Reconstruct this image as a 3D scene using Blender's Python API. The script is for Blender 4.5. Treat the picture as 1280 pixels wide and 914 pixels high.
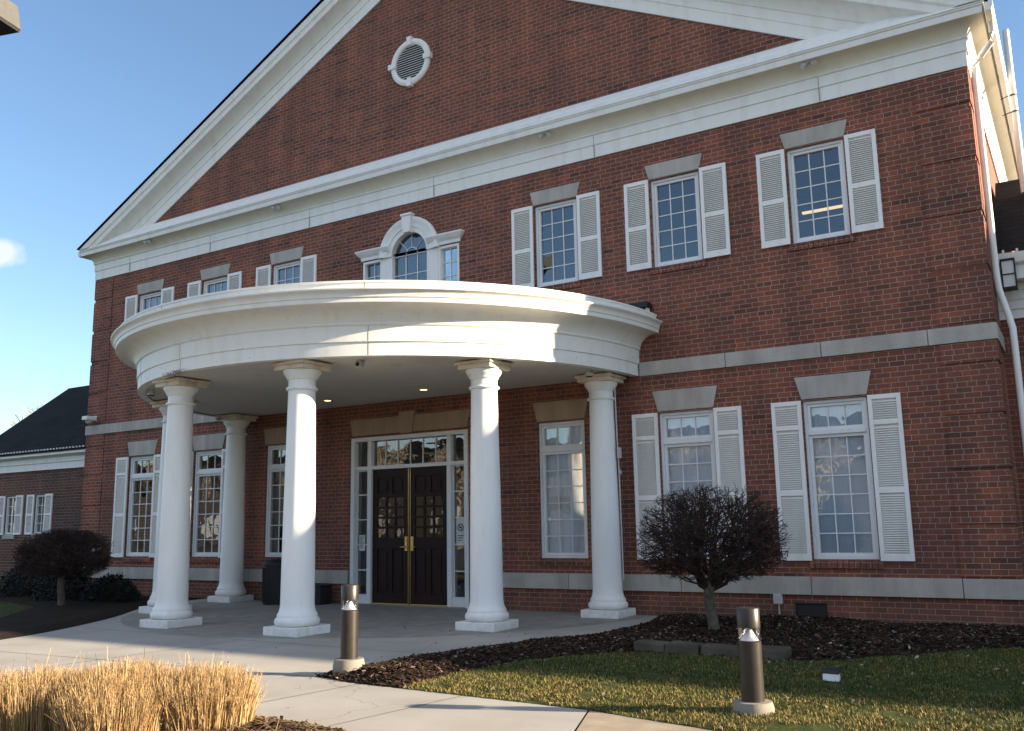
import bpy, bmesh, math, random
from math import sin, cos, pi, radians, sqrt, atan2
from mathutils import Vector, Matrix, noise

for o in list(bpy.data.objects): bpy.data.objects.remove(o)
scene = bpy.context.scene
COL = scene.collection

# ---------------------------------------------------------------- camera
def camera_matrix():
    X, Y, Z, ya, pi_, ro = 11.54967263, -14.69823503, 1.53388795, -0.55185697, 0.17106459, -0.01773758
    fw = Vector((sin(ya)*cos(pi_), cos(ya)*cos(pi_), sin(pi_)))
    r = Vector((cos(ya), -sin(ya), 0)); u = r.cross(fw)
    r2 = cos(ro)*r + sin(ro)*u; u2 = -sin(ro)*r + cos(ro)*u
    m = Matrix.Identity(4)
    for i in range(3):
        m[i][0] = r2[i]; m[i][1] = u2[i]; m[i][2] = -fw[i]
    m[0][3], m[1][3], m[2][3] = X, Y, Z
    return m
cam_data = bpy.data.cameras.new('camera'); cam = bpy.data.objects.new('camera', cam_data); COL.objects.link(cam)
cam_data.sensor_width = 36; cam_data.sensor_fit = 'HORIZONTAL'
cam_data.lens = 36*1151.96/1280
cam_data.clip_start = 0.1; cam_data.clip_end = 3000
cam.matrix_world = camera_matrix()
scene.camera = cam

# ---------------------------------------------------------------- sky, sun, exposure
SUN_AZ, SUN_EL = radians(19.8), radians(16.3)          # azimuth from +X towards +Y
world = bpy.data.worlds.new('World'); scene.world = world; world.use_nodes = True
wn, wl = world.node_tree.nodes, world.node_tree.links
bg = wn['Background']; bg.inputs['Strength'].default_value = 0.072
sky = wn.new('ShaderNodeTexSky'); sky.sky_type = 'NISHITA'; sky.sun_disc = False
sky.sun_elevation = SUN_EL; sky.sun_rotation = pi/2 - SUN_AZ
sky.air_density = 1.0; sky.dust_density = 0.3; sky.ozone_density = 2.6
# one small cloud low in the west: a noisy patch of the sky itself
tc = wn.new('ShaderNodeTexCoord')
def vmath(op, a, b=None):
    n = wn.new('ShaderNodeVectorMath'); n.operation = op
    for i, s in enumerate((a, b)):
        if s is None: continue
        if isinstance(s, tuple): n.inputs[i].default_value = s
        else: wl.new(s, n.inputs[i])
    return n.outputs
def fmath(op, a, b=0.0):
    n = wn.new('ShaderNodeMath'); n.operation = op
    for i, s in enumerate((a, b)):
        if isinstance(s, (int, float)): n.inputs[i].default_value = s
        else: wl.new(s, n.inputs[i])
    return n.outputs[0]
cn = wn.new('ShaderNodeTexNoise'); cn.inputs['Scale'].default_value = 55; cn.inputs['Detail'].default_value = 4
wl.new(tc.outputs['Generated'], cn.inputs['Vector'])
dv = vmath('SUBTRACT', tc.outputs['Generated'], (-0.8520, 0.4540, 0.2600))[0]
dv = vmath('MULTIPLY', dv, (1.0, 1.0, 2.2))[0]
dist = vmath('LENGTH', dv)['Value']
dist = fmath('ADD', dist, fmath('MULTIPLY', fmath('SUBTRACT', cn.outputs['Fac'], 0.5), 0.034))
mr = wn.new('ShaderNodeMapRange'); mr.inputs['From Min'].default_value = 0.036; mr.inputs['From Max'].default_value = 0.020
wl.new(dist, mr.inputs['Value'])
mx = wn.new('ShaderNodeMix'); mx.data_type = 'RGBA'
wl.new(fmath('MULTIPLY', mr.outputs['Result'], 0.7), mx.inputs['Factor'])
wl.new(sky.outputs['Color'], mx.inputs['A']); mx.inputs['B'].default_value = (4.3, 4.3, 4.8, 1)
# broken cloud added in the unseen southern sky, bright to fill the shaded facade
sepd = wn.new('ShaderNodeSeparateXYZ'); wl.new(tc.outputs['Generated'], sepd.inputs[0])
def mrange(v, a, b):
    n = wn.new('ShaderNodeMapRange'); n.interpolation_type = 'SMOOTHSTEP'; n.inputs['From Min'].default_value = a; n.inputs['From Max'].default_value = b
    wl.new(v, n.inputs['Value']); return n.outputs['Result']
cn2 = wn.new('ShaderNodeTexNoise'); cn2.inputs['Scale'].default_value = 3.2; cn2.inputs['Detail'].default_value = 7; cn2.inputs['Roughness'].default_value = 0.55
wl.new(vmath('MULTIPLY', tc.outputs['Generated'], (1.0,1.0,2.2))[0], cn2.inputs['Vector'])
cl = fmath('MULTIPLY', mrange(cn2.outputs['Fac'], 0.34, 0.66), mrange(sepd.outputs['Y'], -0.12, -0.35))
cl = fmath('MULTIPLY', cl, fmath('ADD', mrange(sepd.outputs['Z'], 0.42, 0.60), fmath('MULTIPLY', mrange(sepd.outputs['Z'], 0.05, 0.12), fmath('MULTIPLY', mrange(sepd.outputs['Z'], 0.24, 0.17), 0.8))))
mx2 = wn.new('ShaderNodeMix'); mx2.data_type = 'RGBA'
wl.new(fmath('MULTIPLY', cl, 0.85), mx2.inputs['Factor']); wl.new(mx.outputs['Result'], mx2.inputs['A']); mx2.inputs['B'].default_value = (7.0, 7.0, 7.4, 1)
wl.new(mx2.outputs['Result'], bg.inputs['Color'])

sun_d = bpy.data.lights.new('sun', 'SUN'); sun_d.energy = 5.0; sun_d.angle = radians(0.55); sun_d.color = (1.0, 0.83, 0.60)
sun = bpy.data.objects.new('sun', sun_d); COL.objects.link(sun)
sdir = Vector((cos(SUN_AZ)*cos(SUN_EL), sin(SUN_AZ)*cos(SUN_EL), sin(SUN_EL)))
sun.rotation_euler = sdir.to_track_quat('Z', 'Y').to_euler()
vs = scene.view_settings
vs.view_transform = 'Standard'; vs.look = 'None'; vs.gamma = 1; vs.use_curve_mapping = False; vs.exposure = 1.82

random.seed(11)
# ---------------------------------------------------------------- mesh helpers
class MB:
    def __init__(s): s.v = []; s.f = []
    def add(s, vs_, fs_):
        n = len(s.v); s.v += [tuple(v) for v in vs_]; s.f += [tuple(i+n for i in f) for f in fs_]; return s
    def box(s, x0, x1, y0, y1, z0, z1):
        return s.add([(x0,y0,z0),(x1,y0,z0),(x1,y1,z0),(x0,y1,z0),(x0,y0,z1),(x1,y0,z1),(x1,y1,z1),(x0,y1,z1)],
                     [(0,3,2,1),(4,5,6,7),(0,1,5,4),(1,2,6,5),(2,3,7,6),(3,0,4,7)])
    def prism_y(s, poly, y0, y1):                    # polygon in x,z extruded along y (y0 = front)
        n = len(poly)
        v = [(x,y0,z) for x,z in poly] + [(x,y1,z) for x,z in poly]
        f = [tuple(range(n)), tuple(range(2*n-1, n-1, -1))] + [(i, i+n, (i+1)%n+n, (i+1)%n) for i in range(n)]
        return s.add(v, f)
    def prism_z(s, poly, z0, z1):
        n = len(poly)
        v = [(x,y,z0) for x,y in poly] + [(x,y,z1) for x,y in poly]
        f = [tuple(range(n-1,-1,-1)), tuple(range(n, 2*n))] + [(i, (i+1)%n, (i+1)%n+n, i+n) for i in range(n)]
        return s.add(v, f)
    def lathe(s, c, prof, n=32, axis='z', a0=0.0, a1=2*pi):
        closed = abs(a1-a0-2*pi) < 1e-6
        m = n if closed else n+1
        v = []
        for k in range(m):
            a = a0 + (a1-a0)*k/n
            for r, h in prof:
                if axis == 'z': v.append((c[0]+r*cos(a), c[1]+r*sin(a), c[2]+h))
                else: v.append((c[0]+r*cos(a), c[1]+h, c[2]+r*sin(a)))      # axis y
        q = len(prof); f = []
        for k in range(n):
            k2 = (k+1) % m
            for i in range(q-1):
                f.append((k*q+i, k2*q+i, k2*q+i+1, k*q+i+1))
        return s.add(v, f)
    def tube(s, pts, rad, n=8, cap=True):
        pts = [Vector(p) for p in pts]
        if not isinstance(rad, (list, tuple)): rad = [rad]*len(pts)
        v = []; q = len(pts)
        for i, p in enumerate(pts):
            d = (pts[min(i+1,q-1)] - pts[max(i-1,0)])
            if d.length < 1e-9: d = Vector((0,0,1))
            d.normalize()
            a = Vector((0,0,1)) if abs(d.z) < 0.9 else Vector((1,0,0))
            e1 = d.cross(a).normalized(); e2 = d.cross(e1)
            for k in range(n):
                t = 2*pi*k/n
                v.append(p + (e1*cos(t) + e2*sin(t))*rad[i])
        f = []
        for i in range(q-1):
            for k in range(n):
                k2 = (k+1) % n
                f.append((i*n+k, i*n+k2, (i+1)*n+k2, (i+1)*n+k))
        if cap:
            f.append(tuple(range(n-1,-1,-1))); f.append(tuple((q-1)*n+k for k in range(n)))
        return s.add(v, f)
    def sweep(s, prof, path_of):                     # path_of(d) -> list of (x,y); prof list of (d,z)
        rows = [[(x,y,z) for x,y in path_of(d)] for d,z in prof]
        m = len(rows[0]); v = [p for r in rows for p in r]
        f = [(i*m+k, i*m+k+1, (i+1)*m+k+1, (i+1)*m+k) for i in range(len(rows)-1) for k in range(m-1)]
        return s.add(v, f)

def build(name, mb, m, parent=None, smooth=False, bevel=0.0, fix=True):
    me = bpy.data.meshes.new(name); me.from_pydata(mb.v, [], mb.f)
    if fix:
        b = bmesh.new(); b.from_mesh(me); bmesh.ops.recalc_face_normals(b, faces=b.faces); b.to_mesh(me); b.free()
    me.materials.append(m)
    o = bpy.data.objects.new(name, me); COL.objects.link(o)
    if smooth:
        me.polygons.foreach_set('use_smooth', [True]*len(me.polygons))
        if smooth is not True: me.set_sharp_from_angle(angle=radians(smooth))
    if bevel:
        bv = o.modifiers.new('bevel', 'BEVEL'); bv.width = bevel; bv.segments = 2; bv.limit_method = 'ANGLE'; bv.angle_limit = radians(40)
    if parent is not None: attach(o, parent)
    return o
def attach(o, parent):
    o.parent = parent
    if parent.type == 'EMPTY': o.matrix_parent_inverse = Matrix.Translation(-Vector(parent.location))
def tag(o, label, cat, group=None):
    o['label'] = label; o['category'] = cat
    if group: o['group'] = group
    return o
def thing(name, label, cat, loc, group=None):
    o = bpy.data.objects.new(name, None); COL.objects.link(o); o.location = loc; o.empty_display_size = 0.2
    return tag(o, label, cat, group)
def struct(o, kind='structure'):
    o['kind'] = kind; return o

# ---------------------------------------------------------------- materials
def mat(name, base=(0.5,0.5,0.5), rough=0.6, metal=0.0, spec=0.5):
    m = bpy.data.materials.new(name); m.use_nodes = True
    p = m.node_tree.nodes['Principled BSDF']
    p.inputs['Base Color'].default_value = (*base, 1); p.inputs['Roughness'].default_value = rough
    p.inputs['Metallic'].default_value = metal; p.inputs['Specular IOR Level'].default_value = spec
    return m
class N:                                              # tiny node builder
    def __init__(s, m): s.m = m; s.t = m.node_tree; s.p = s.t.nodes['Principled BSDF']
    def n(s, typ, **kw):
        x = s.t.nodes.new(typ)
        for k, v in kw.items():
            if k.startswith('i_'): x.inputs[k[2:].replace('_',' ')].default_value = v
            else: setattr(x, k, v)
        return x
    def l(s, a, b): s.t.links.new(a, b)
    def coord(s): return s.n('ShaderNodeTexCoord').outputs['Object']
    def noise(s, scale, detail=4, vec=None, rough=0.55):
        x = s.n('ShaderNodeTexNoise'); x.inputs['Scale'].default_value = scale; x.inputs['Detail'].default_value = detail; x.inputs['Roughness'].default_value = rough
        s.l(vec if vec is not None else s.coord(), x.inputs['Vector']); return x.outputs['Fac']
    def ramp(s, fac, stops):
        r = s.n('ShaderNodeValToRGB'); e = r.color_ramp.elements
        while len(e) < len(stops): e.new(0.5)
        for i, (p, c) in enumerate(stops):
            e[i].position = p; e[i].color = (*c, 1) if len(c) == 3 else c
        s.l(fac, r.inputs['Fac']); return r.outputs['Color']
    def mix(s, fac, a, b, mode='MIX'):
        x = s.n('ShaderNodeMix', data_type='RGBA', blend_type=mode)
        for k, v in (('Factor', fac), ('A', a), ('B', b)):
            if isinstance(v, (int, float)): x.inputs[k].default_value = v
            elif isinstance(v, tuple): x.inputs[k].default_value = (*v, 1)
            else: s.l(v, x.inputs[k])
        return x.outputs['Result']
    def math(s, op, a, b=0.0, clamp=False):
        x = s.n('ShaderNodeMath', operation=op, use_clamp=clamp)
        for i, v in enumerate((a, b)):
            if isinstance(v, (int, float)): x.inputs[i].default_value = v
            else: s.l(v, x.inputs[i])
        return x.outputs[0]
    def bump(s, h, strength=0.3, dist=0.01):
        b = s.n('ShaderNodeBump'); b.inputs['Strength'].default_value = strength; b.inputs['Distance'].default_value = dist
        s.l(h, b.inputs['Height']); s.l(b.outputs['Normal'], s.p.inputs['Normal'])
    def base(s, c): s.l(c, s.p.inputs['Base Color'])

def brick_mat(name, tint=1.0, c1=(0.255,0.085,0.052), c2=(0.165,0.064,0.044)):
    m = mat(name, rough=0.9, spec=0.25); k = N(m); co = k.coord()
    sp = k.n('ShaderNodeSeparateXYZ'); k.l(co, sp.inputs[0])
    cb = k.n('ShaderNodeCombineXYZ'); k.l(k.math('ADD', sp.outputs['X'], sp.outputs['Y']), cb.inputs['X']); k.l(sp.outputs['Z'], cb.inputs['Y'])
    def bt(c1, c2, mo, bias=0.0, off=0.0):
        b = k.n('ShaderNodeTexBrick')
        b.offset = 0.5; b.squash = 0.6; b.squash_frequency = 6
        b.inputs['Color1'].default_value = (*c1,1); b.inputs['Color2'].default_value = (*c2,1); b.inputs['Mortar'].default_value = (*mo,1)
        b.inputs['Scale'].default_value = 1; b.inputs['Mortar Size'].default_value = 0.0056; b.inputs['Mortar Smooth'].default_value = 0.25
        b.inputs['Bias'].default_value = bias; b.inputs['Brick Width'].default_value = 0.214; b.inputs['Row Height'].default_value = 0.0805
        k.l(cb.outputs[0], b.inputs['Vector']); return b
    t = tint
    mo = (0.36*t, 0.275*t, 0.235*t)
    b1 = bt(tuple(q*t for q in c1), tuple(q*t for q in c2), mo, -0.1)
    b2 = bt((0,0,0), (1,1,1), (0.5,0.5,0.5), 0.0)
    # a second, differently biased tint per brick from noise sampled coarsely
    wn_ = k.n('ShaderNodeTexWhiteNoise', noise_dimensions='2D')
    sn = k.n('ShaderNodeVectorMath', operation='SNAP'); k.l(cb.outputs[0], sn.inputs[0]); sn.inputs[1].default_value = (0.428, 0.0805, 1)
    k.l(sn.outputs[0], wn_.inputs['Vector'])
    odd = k.ramp(wn_.outputs['Value'], [(0.0,(1.25,1.12,1.05)),(0.16,(1.0,1.0,1.0)),(0.84,(0.93,0.95,0.97)),(0.96,(0.62,0.72,0.80))])
    col = k.mix(k.math('SUBTRACT', 1.0, b1.outputs['Fac']), b1.outputs['Color'], k.mix(1.0, b1.outputs['Color'], odd, 'MULTIPLY'))
    big = k.ramp(k.noise(0.5, 5, co), [(0.3,(0.80,0.84,0.88)),(0.7,(1.16,1.10,1.05))])
    col = k.mix(1.0, col, big, 'MULTIPLY')
    fine = k.ramp(k.noise(60, 3, co), [(0.3,(0.78,0.78,0.78)),(0.7,(1.15,1.15,1.15))])
    col = k.mix(1.0, col, fine, 'MULTIPLY')
    # rain-washed streaks, as wear on the brick
    mp = k.n('ShaderNodeMapping'); mp.inputs['Scale'].default_value = (2.2, 2.2, 0.25); k.l(co, mp.inputs['Vector'])
    st = k.ramp(k.noise(1.0, 4, mp.outputs[0]), [(0.40,(0.80,0.84,0.88)),(0.64,(1.10,1.08,1.06))])
    col = k.mix(1.0, col, st, 'MULTIPLY')
    spl = k.math('MULTIPLY', k.math('SUBTRACT', 1.0, k.math('MULTIPLY', k.math('ADD', sp.outputs['Z'], k.math('MULTIPLY', k.noise(3.0, 4, co), 0.35)), 1.7), True), 0.55, True)
    col = k.mix(spl, col, (0.115*t, 0.078*t, 0.055*t))          # mud splashed on the lowest courses
    k.base(col)
    h = k.math('ADD', k.math('MULTIPLY', k.math('SUBTRACT', 1.0, b1.outputs['Fac']), 1.0), k.math('MULTIPLY', k.noise(90, 3, co), 0.35))
    k.bump(h, 0.8, 0.008)
    return m
M = {}
M['brick'] = brick_mat('red_brick')
M['brick_pale'] = brick_mat('brown_brick', 0.85, (0.165,0.085,0.060), (0.125,0.068,0.050))

def paint_mat(name, base, dirt, amt=0.5, rough=0.5, streak=True):
    m = mat(name, base, rough, spec=0.35); k = N(m); co = k.coord()
    mp = k.n('ShaderNodeMapping'); mp.inputs['Scale'].default_value = (5,5,1.2) if streak else (2,2,2); k.l(co, mp.inputs['Vector'])
    f = k.ramp(k.noise(1.0, 6, mp.outputs[0]), [(0.48,(0,0,0)),(0.78,(amt,amt,amt))])
    c = k.mix(f, base, dirt)
    f2 = k.ramp(k.noise(26, 5, co), [(0.66,(0,0,0)),(0.78,(amt*0.5,)*3)])
    c = k.mix(f2, c, dirt)
    k.base(c); k.bump(k.noise(14, 4, co), 0.10, 0.01)
    return m
M['white'] = paint_mat('white_trim_paint', (0.78,0.77,0.74), (0.50,0.46,0.39), 0.35)
M['column'] = paint_mat('white_column_paint', (0.80,0.80,0.79), (0.58,0.56,0.52), 0.25, 0.45)
k = N(M['column']); oldc = k.p.inputs['Base Color'].links[0].from_socket; co = k.coord()
spz = k.n('ShaderNodeSeparateXYZ'); k.l(co, spz.inputs[0])
gr = k.math('SUBTRACT', 1.0, k.math('MULTIPLY', spz.outputs['Z'], 2.6), True)
gr = k.math('MULTIPLY', gr, k.math('ADD', k.math('MULTIPLY', k.noise(9, 5, co), 1.3), -0.35), True)
mp_ = k.n('ShaderNodeMapping'); mp_.inputs['Scale'].default_value = (16,16,0.9); k.l(co, mp_.inputs['Vector'])
dr = k.ramp(k.noise(1.0, 3, mp_.outputs[0]), [(0.62,(0,0,0)),(0.80,(0.30,)*3)])
k.base(k.mix(k.math('MULTIPLY', gr, 0.75, True), k.mix(dr, oldc, (0.50,0.47,0.42)), (0.34,0.28,0.21)))
M['capital'] = paint_mat('weathered_capital_paint', (0.68,0.60,0.49), (0.36,0.25,0.15), 0.7, 0.7)
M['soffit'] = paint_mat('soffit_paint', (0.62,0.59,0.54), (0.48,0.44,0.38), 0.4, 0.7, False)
M['cream'] = paint_mat('cream_soffit_paint', (0.72,0.68,0.58), (0.52,0.47,0.37), 0.4, 0.6)
M['shutter'] = paint_mat('shutter_paint', (0.80,0.79,0.77), (0.52,0.48,0.42), 0.3, 0.55)
M['slat'] = paint_mat('shutter_slat_paint', (0.70,0.685,0.65), (0.45,0.41,0.35), 0.35, 0.6)
M['frame'] = paint_mat('window_frame_paint', (0.70,0.71,0.72), (0.46,0.45,0.43), 0.3, 0.5)

# entablature paint with rust marks under its left front
m = paint_mat('entablature_paint', (0.78,0.77,0.73), (0.52,0.46,0.37), 0.35); M['entab'] = m; k = N(m)
oldc = k.p.inputs['Base Color'].links[0].from_socket
co = k.coord(); sp = k.n('ShaderNodeSeparateXYZ'); k.l(co, sp.inputs[0])
def near(a, c, w): return k.math('SUBTRACT', 1.0, k.math('MULTIPLY', k.math('ABSOLUTE', k.math('SUBTRACT', a, c)), 1.0/w), True)
f = k.math('MULTIPLY', near(sp.outputs['X'], -0.85, 0.5), near(sp.outputs['Z'], 4.062, 0.05))
f = k.math('MULTIPLY', f, k.math('GREATER_THAN', k.noise(22, 4, co), 0.47))
f2 = k.math('MULTIPLY', near(sp.outputs['Z'], 4.0, 1.2), k.math('GREATER_THAN', k.noise(13, 2, co), 0.735))
k.base(k.mix(k.math('MULTIPLY', k.math('MAXIMUM', f, k.math('MULTIPLY', f2, 0.35)), 1.6, True), oldc, (0.15,0.06,0.03)))

def stone_mat(name, base, var=0.12, scale=18, rough=0.85):
    m = mat(name, base, rough, spec=0.3); k = N(m); co = k.coord()
    a = tuple(c*(1-var) for c in base); b = tuple(c*(1+var) for c in base)
    c = k.ramp(k.noise(2.2, 5, co), [(0.3,a),(0.7,b)])
    c = k.mix(1.0, c, k.ramp(k.noise(scale*6, 3, co), [(0.3,(0.85,)*3),(0.7,(1.12,)*3)]), 'MULTIPLY')
    mp = k.n('ShaderNodeMapping'); mp.inputs['Scale'].default_value = (4,4,0.6); k.l(co, mp.inputs['Vector'])
    c = k.mix(1.0, c, k.ramp(k.noise(1.0, 4, mp.outputs[0]), [(0.4,(0.86,0.86,0.85)),(0.65,(1.06,)*3)]), 'MULTIPLY')
    k.base(c); k.bump(k.noise(scale*5, 4, co), 0.25, 0.006); return m
M['stone'] = stone_mat('limestone', (0.42,0.395,0.36))
M['lintel'] = stone_mat('limestone_lintel', (0.42,0.395,0.365), 0.08)
M['lintel_tan'] = stone_mat('tan_limestone', (0.36,0.27,0.19), 0.08)
M['concrete'] = stone_mat('rough_concrete', (0.23,0.205,0.17), 0.25)
M['block'] = stone_mat('landscape_block', (0.080,0.068,0.050), 0.35, 30)

def glass_mat(name, tint=(0.9,0.95,1.0), refl=1.0, wob=0.35):
    m = bpy.data.materials.new(name); m.use_nodes = True; t = m.node_tree; t.nodes.clear()
    o = t.nodes.new('ShaderNodeOutputMaterial'); g = t.nodes.new('ShaderNodeBsdfGlossy'); tr = t.nodes.new('ShaderNodeBsdfTransparent'); mixs = t.nodes.new('ShaderNodeMixShader')
    g.inputs['Roughness'].default_value = 0.01; g.inputs['Color'].default_value = (0.95,0.97,1,1); tr.inputs['Color'].default_value = (*tint,1)
    fr = t.nodes.new('ShaderNodeFresnel'); fr.inputs['IOR'].default_value = 1.55
    ma = t.nodes.new('ShaderNodeMath'); ma.operation = 'MULTIPLY_ADD'; ma.inputs[1].default_value = 1.5*refl; ma.inputs[2].default_value = 0.09*refl; ma.use_clamp = True
    t.links.new(fr.outputs[0], ma.inputs[0]); t.links.new(ma.outputs[0], mixs.inputs[0])
    t.links.new(tr.outputs[0], mixs.inputs[1]); t.links.new(g.outputs[0], mixs.inputs[2]); t.links.new(mixs.outputs[0], o.inputs[0])
    tcn = t.nodes.new('ShaderNodeTexCoord'); nz = t.nodes.new('ShaderNodeTexNoise'); nz.inputs['Scale'].default_value = 2.6; nz.inputs['Detail'].default_value = 1.5
    bp = t.nodes.new('ShaderNodeBump'); bp.inputs['Strength'].default_value = wob; bp.inputs['Distance'].default_value = 0.02
    t.links.new(tcn.outputs['Object'], nz.inputs[0]); t.links.new(nz.outputs[0], bp.inputs['Height'])
    t.links.new(bp.outputs[0], g.inputs['Normal']); t.links.new(bp.outputs[0], fr.inputs['Normal'])
    return m
M['glass'] = glass_mat('window_glass', wob=0.16)
M['door_glass'] = glass_mat('door_glass', (0.6,0.6,0.6), 0.55, 0.5)
M['clear'] = glass_mat('lamp_lens_glass', (1,1,1), 0.35, 0.0)

def simple(name, base, rough, metal=0, var=0.15, sc=8, bump=0.1):
    m = mat(name, base, rough, metal); k = N(m); co = k.coord()
    k.base(k.ramp(k.noise(sc, 5, co), [(0.3, tuple(c*(1-var) for c in base)), (0.7, tuple(c*(1+var) for c in base))]))
    if bump: k.bump(k.noise(sc*6, 3, co), bump, 0.004)
    return m
M['room'] = simple('dim_room_wall', (0.16,0.15,0.14), 0.9)
M['blind'] = simple('pale_window_blind', (0.80,0.83,0.86), 0.9, 0, 0.05, 3)
M['curtain'] = simple('sheer_curtain', (0.70,0.66,0.58), 0.9, 0, 0.1, 3)
M['door'] = simple('dark_brown_door_paint', (0.024,0.010,0.009), 0.5, 0, 0.2, 5, 0.03); M['door'].node_tree.nodes['Principled BSDF'].inputs['Specular IOR Level'].default_value = 0.18
M['brass'] = simple('brass', (0.72,0.50,0.20), 0.3, 1.0, 0.12, 20, 0.03)
M['bronze'] = simple('bronze_bollard_paint', (0.028,0.022,0.017), 0.4, 0.1, 0.25, 9, 0.05)
M['chrome'] = simple('lamp_reflector_metal', (0.80,0.81,0.83), 0.32, 0.6, 0.04, 9, 0)
M['black'] = simple('black_plastic', (0.007,0.007,0.008), 0.6, 0, 0.2, 10)
M['greybox'] = simple('grey_enamel', (0.45,0.45,0.44), 0.5, 0, 0.1, 10)
M['shingle'] = None
m = mat('dark_shingles', rough=0.95, spec=0.15); k = N(m); co = k.coord(); M['shingle'] = m
sp = k.n('ShaderNodeSeparateXYZ'); k.l(co, sp.inputs[0]); cb = k.n('ShaderNodeCombineXYZ')
k.l(sp.outputs['X'], cb.inputs['X']); k.l(sp.outputs['Z'], cb.inputs['Y'])
b = k.n('ShaderNodeTexBrick'); b.inputs['Color1'].default_value = (0.016,0.016,0.017,1); b.inputs['Color2'].default_value = (0.022,0.021,0.021,1); b.inputs['Mortar'].default_value = (0.010,0.010,0.010,1)
b.inputs['Scale'].default_value = 1; b.inputs['Brick Width'].default_value = 0.3; b.inputs['Row Height'].default_value = 0.11; b.inputs['Mortar Size'].default_value = 0.008
k.l(cb.outputs[0], b.inputs['Vector'])
k.base(k.mix(1.0, b.outputs['Color'], k.ramp(k.noise(1.2, 5, co), [(0.3,(0.75,)*3),(0.7,(1.2,)*3)]), 'MULTIPLY')); k.bump(b.outputs['Fac'], 0.4, 0.01)
m = mat('warm_lamp_glow', (1,0.8,0.5), 0.5); N(m).p.inputs['Emission Color'].default_value = (1.0,0.62,0.28,1); N(m).p.inputs['Emission Strength'].default_value = 2.2; M['glow'] = m
M['paper'] = simple('paper_notice', (0.62,0.63,0.62), 0.8, 0, 0.05, 6, 0)
M['ink'] = mat('dark_ink', (0.03,0.03,0.035), 0.8)
M['bark'] = simple('dark_twig_bark', (0.036,0.019,0.015), 0.9, 0, 0.35, 14, 0.4)
M['trunk'] = simple('grey_brown_trunk_bark', (0.105,0.083,0.066), 0.95, 0, 0.4, 16, 0.7)
M['paletree'] = simple('pale_tree_bark', (0.30,0.25,0.19), 0.9, 0, 0.3, 4, 0.2)
M['evergreen'] = simple('dark_evergreen_leaf', (0.008,0.010,0.009), 0.8, 0, 0.4, 6, 0)

# ground materials
m = mat('concrete_paving', rough=0.85, spec=0.3); k = N(m); co = k.coord(); M['paving'] = m
c = k.ramp(k.noise(0.9, 6, co), [(0.28,(0.30,0.275,0.24)),(0.5,(0.355,0.33,0.295)),(0.72,(0.40,0.375,0.335))])
c = k.mix(1.0, c, k.ramp(k.noise(170, 2, co), [(0.25,(0.82,)*3),(0.75,(1.12,)*3)]), 'MULTIPLY')
vor = k.n('ShaderNodeTexVoronoi', feature='DISTANCE_TO_EDGE'); vor.inputs['Scale'].default_value = 0.33
nv = k.n('ShaderNodeVectorMath', operation='ADD'); k.l(co, nv.inputs[0])
nn = k.n('ShaderNodeTexNoise'); nn.inputs['Scale'].default_value = 2.2; nn.inputs['Detail'].default_value = 5; k.l(co, nn.inputs['Vector'])
sc_ = k.n('ShaderNodeVectorMath', operation='SCALE'); sc_.inputs['Scale'].default_value = 0.5; k.l(nn.outputs['Color'], sc_.inputs[0]); k.l(sc_.outputs[0], nv.inputs[1]); k.l(nv.outputs[0], vor.inputs['Vector'])
crack = k.math('LESS_THAN', vor.outputs['Distance'], 0.0022)
c = k.mix(k.math('MULTIPLY', crack, 0.5), c, (0.16,0.14,0.12))
stain = k.ramp(k.noise(2.6, 6, co), [(0.62,(0,0,0)),(0.72,(0.45,)*3)])
c = k.mix(stain, c, (0.31,0.26,0.20))
k.base(c); k.bump(k.noise(130, 3, co), 0.25, 0.004)
M['paving_tan'] = stone_mat('tan_paving', (0.33,0.27,0.20), 0.12, 25)

m = mat('bark_mulch', rough=1.0, spec=0.1); k = N(m); co = k.coord(); M['mulch'] = m
c = k.ramp(k.noise(28, 6, co, 0.7), [(0.3,(0.012,0.008,0.006)),(0.55,(0.034,0.022,0.016)),(0.75,(0.075,0.048,0.034))])
k.base(c); k.bump(k.noise(36, 6, co, 0.7), 1.0, 0.04)
m = mat('mulch_chip', rough=1.0, spec=0.1); k = N(m); M['chip'] = m
oi = k.n('ShaderNodeNewGeometry')
k.base(k.ramp(oi.outputs['Random Per Island'], [(0.0,(0.013,0.008,0.006)),(0.6,(0.036,0.021,0.015)),(0.92,(0.075,0.048,0.034)),(1.0,(0.20,0.155,0.12))]))
m = mat('leaf_litter', rough=0.9, spec=0.1); k = N(m); M['litter'] = m
oi = k.n('ShaderNodeNewGeometry')
k.base(k.ramp(oi.outputs['Random Per Island'], [(0.0,(0.16,0.10,0.055)),(0.5,(0.30,0.22,0.14)),(1.0,(0.42,0.36,0.28))]))
m = mat('lawn_soil', rough=1.0, spec=0.1); k = N(m); co = k.coord(); M['lawn'] = m
c = k.ramp(k.noise(9, 6, co, 0.65), [(0.3,(0.030,0.045,0.014)),(0.5,(0.055,0.070,0.022)),(0.72,(0.12,0.095,0.042))])
k.base(c); k.bump(k.noise(60, 5, co, 0.7), 0.9, 0.02)
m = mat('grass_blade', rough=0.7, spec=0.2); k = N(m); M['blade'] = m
oi = k.n('ShaderNodeNewGeometry')
c = k.ramp(oi.outputs['Random Per Island'], [(0.0,(0.028,0.050,0.013)),(0.55,(0.056,0.078,0.020)),(0.80,(0.15,0.140,0.045)),(1.0,(0.34,0.24,0.10))])
cc = k.ramp(k.noise(1.7, 4), [(0.35,(0.72,0.86,0.75)),(0.7,(1.35,1.12,0.95))])
pz = k.n('ShaderNodeSeparateXYZ'); k.l(k.coord(), pz.inputs[0])     # worn, straw-coloured turf along the walk; the yellow also imitates sun on that strip
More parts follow.
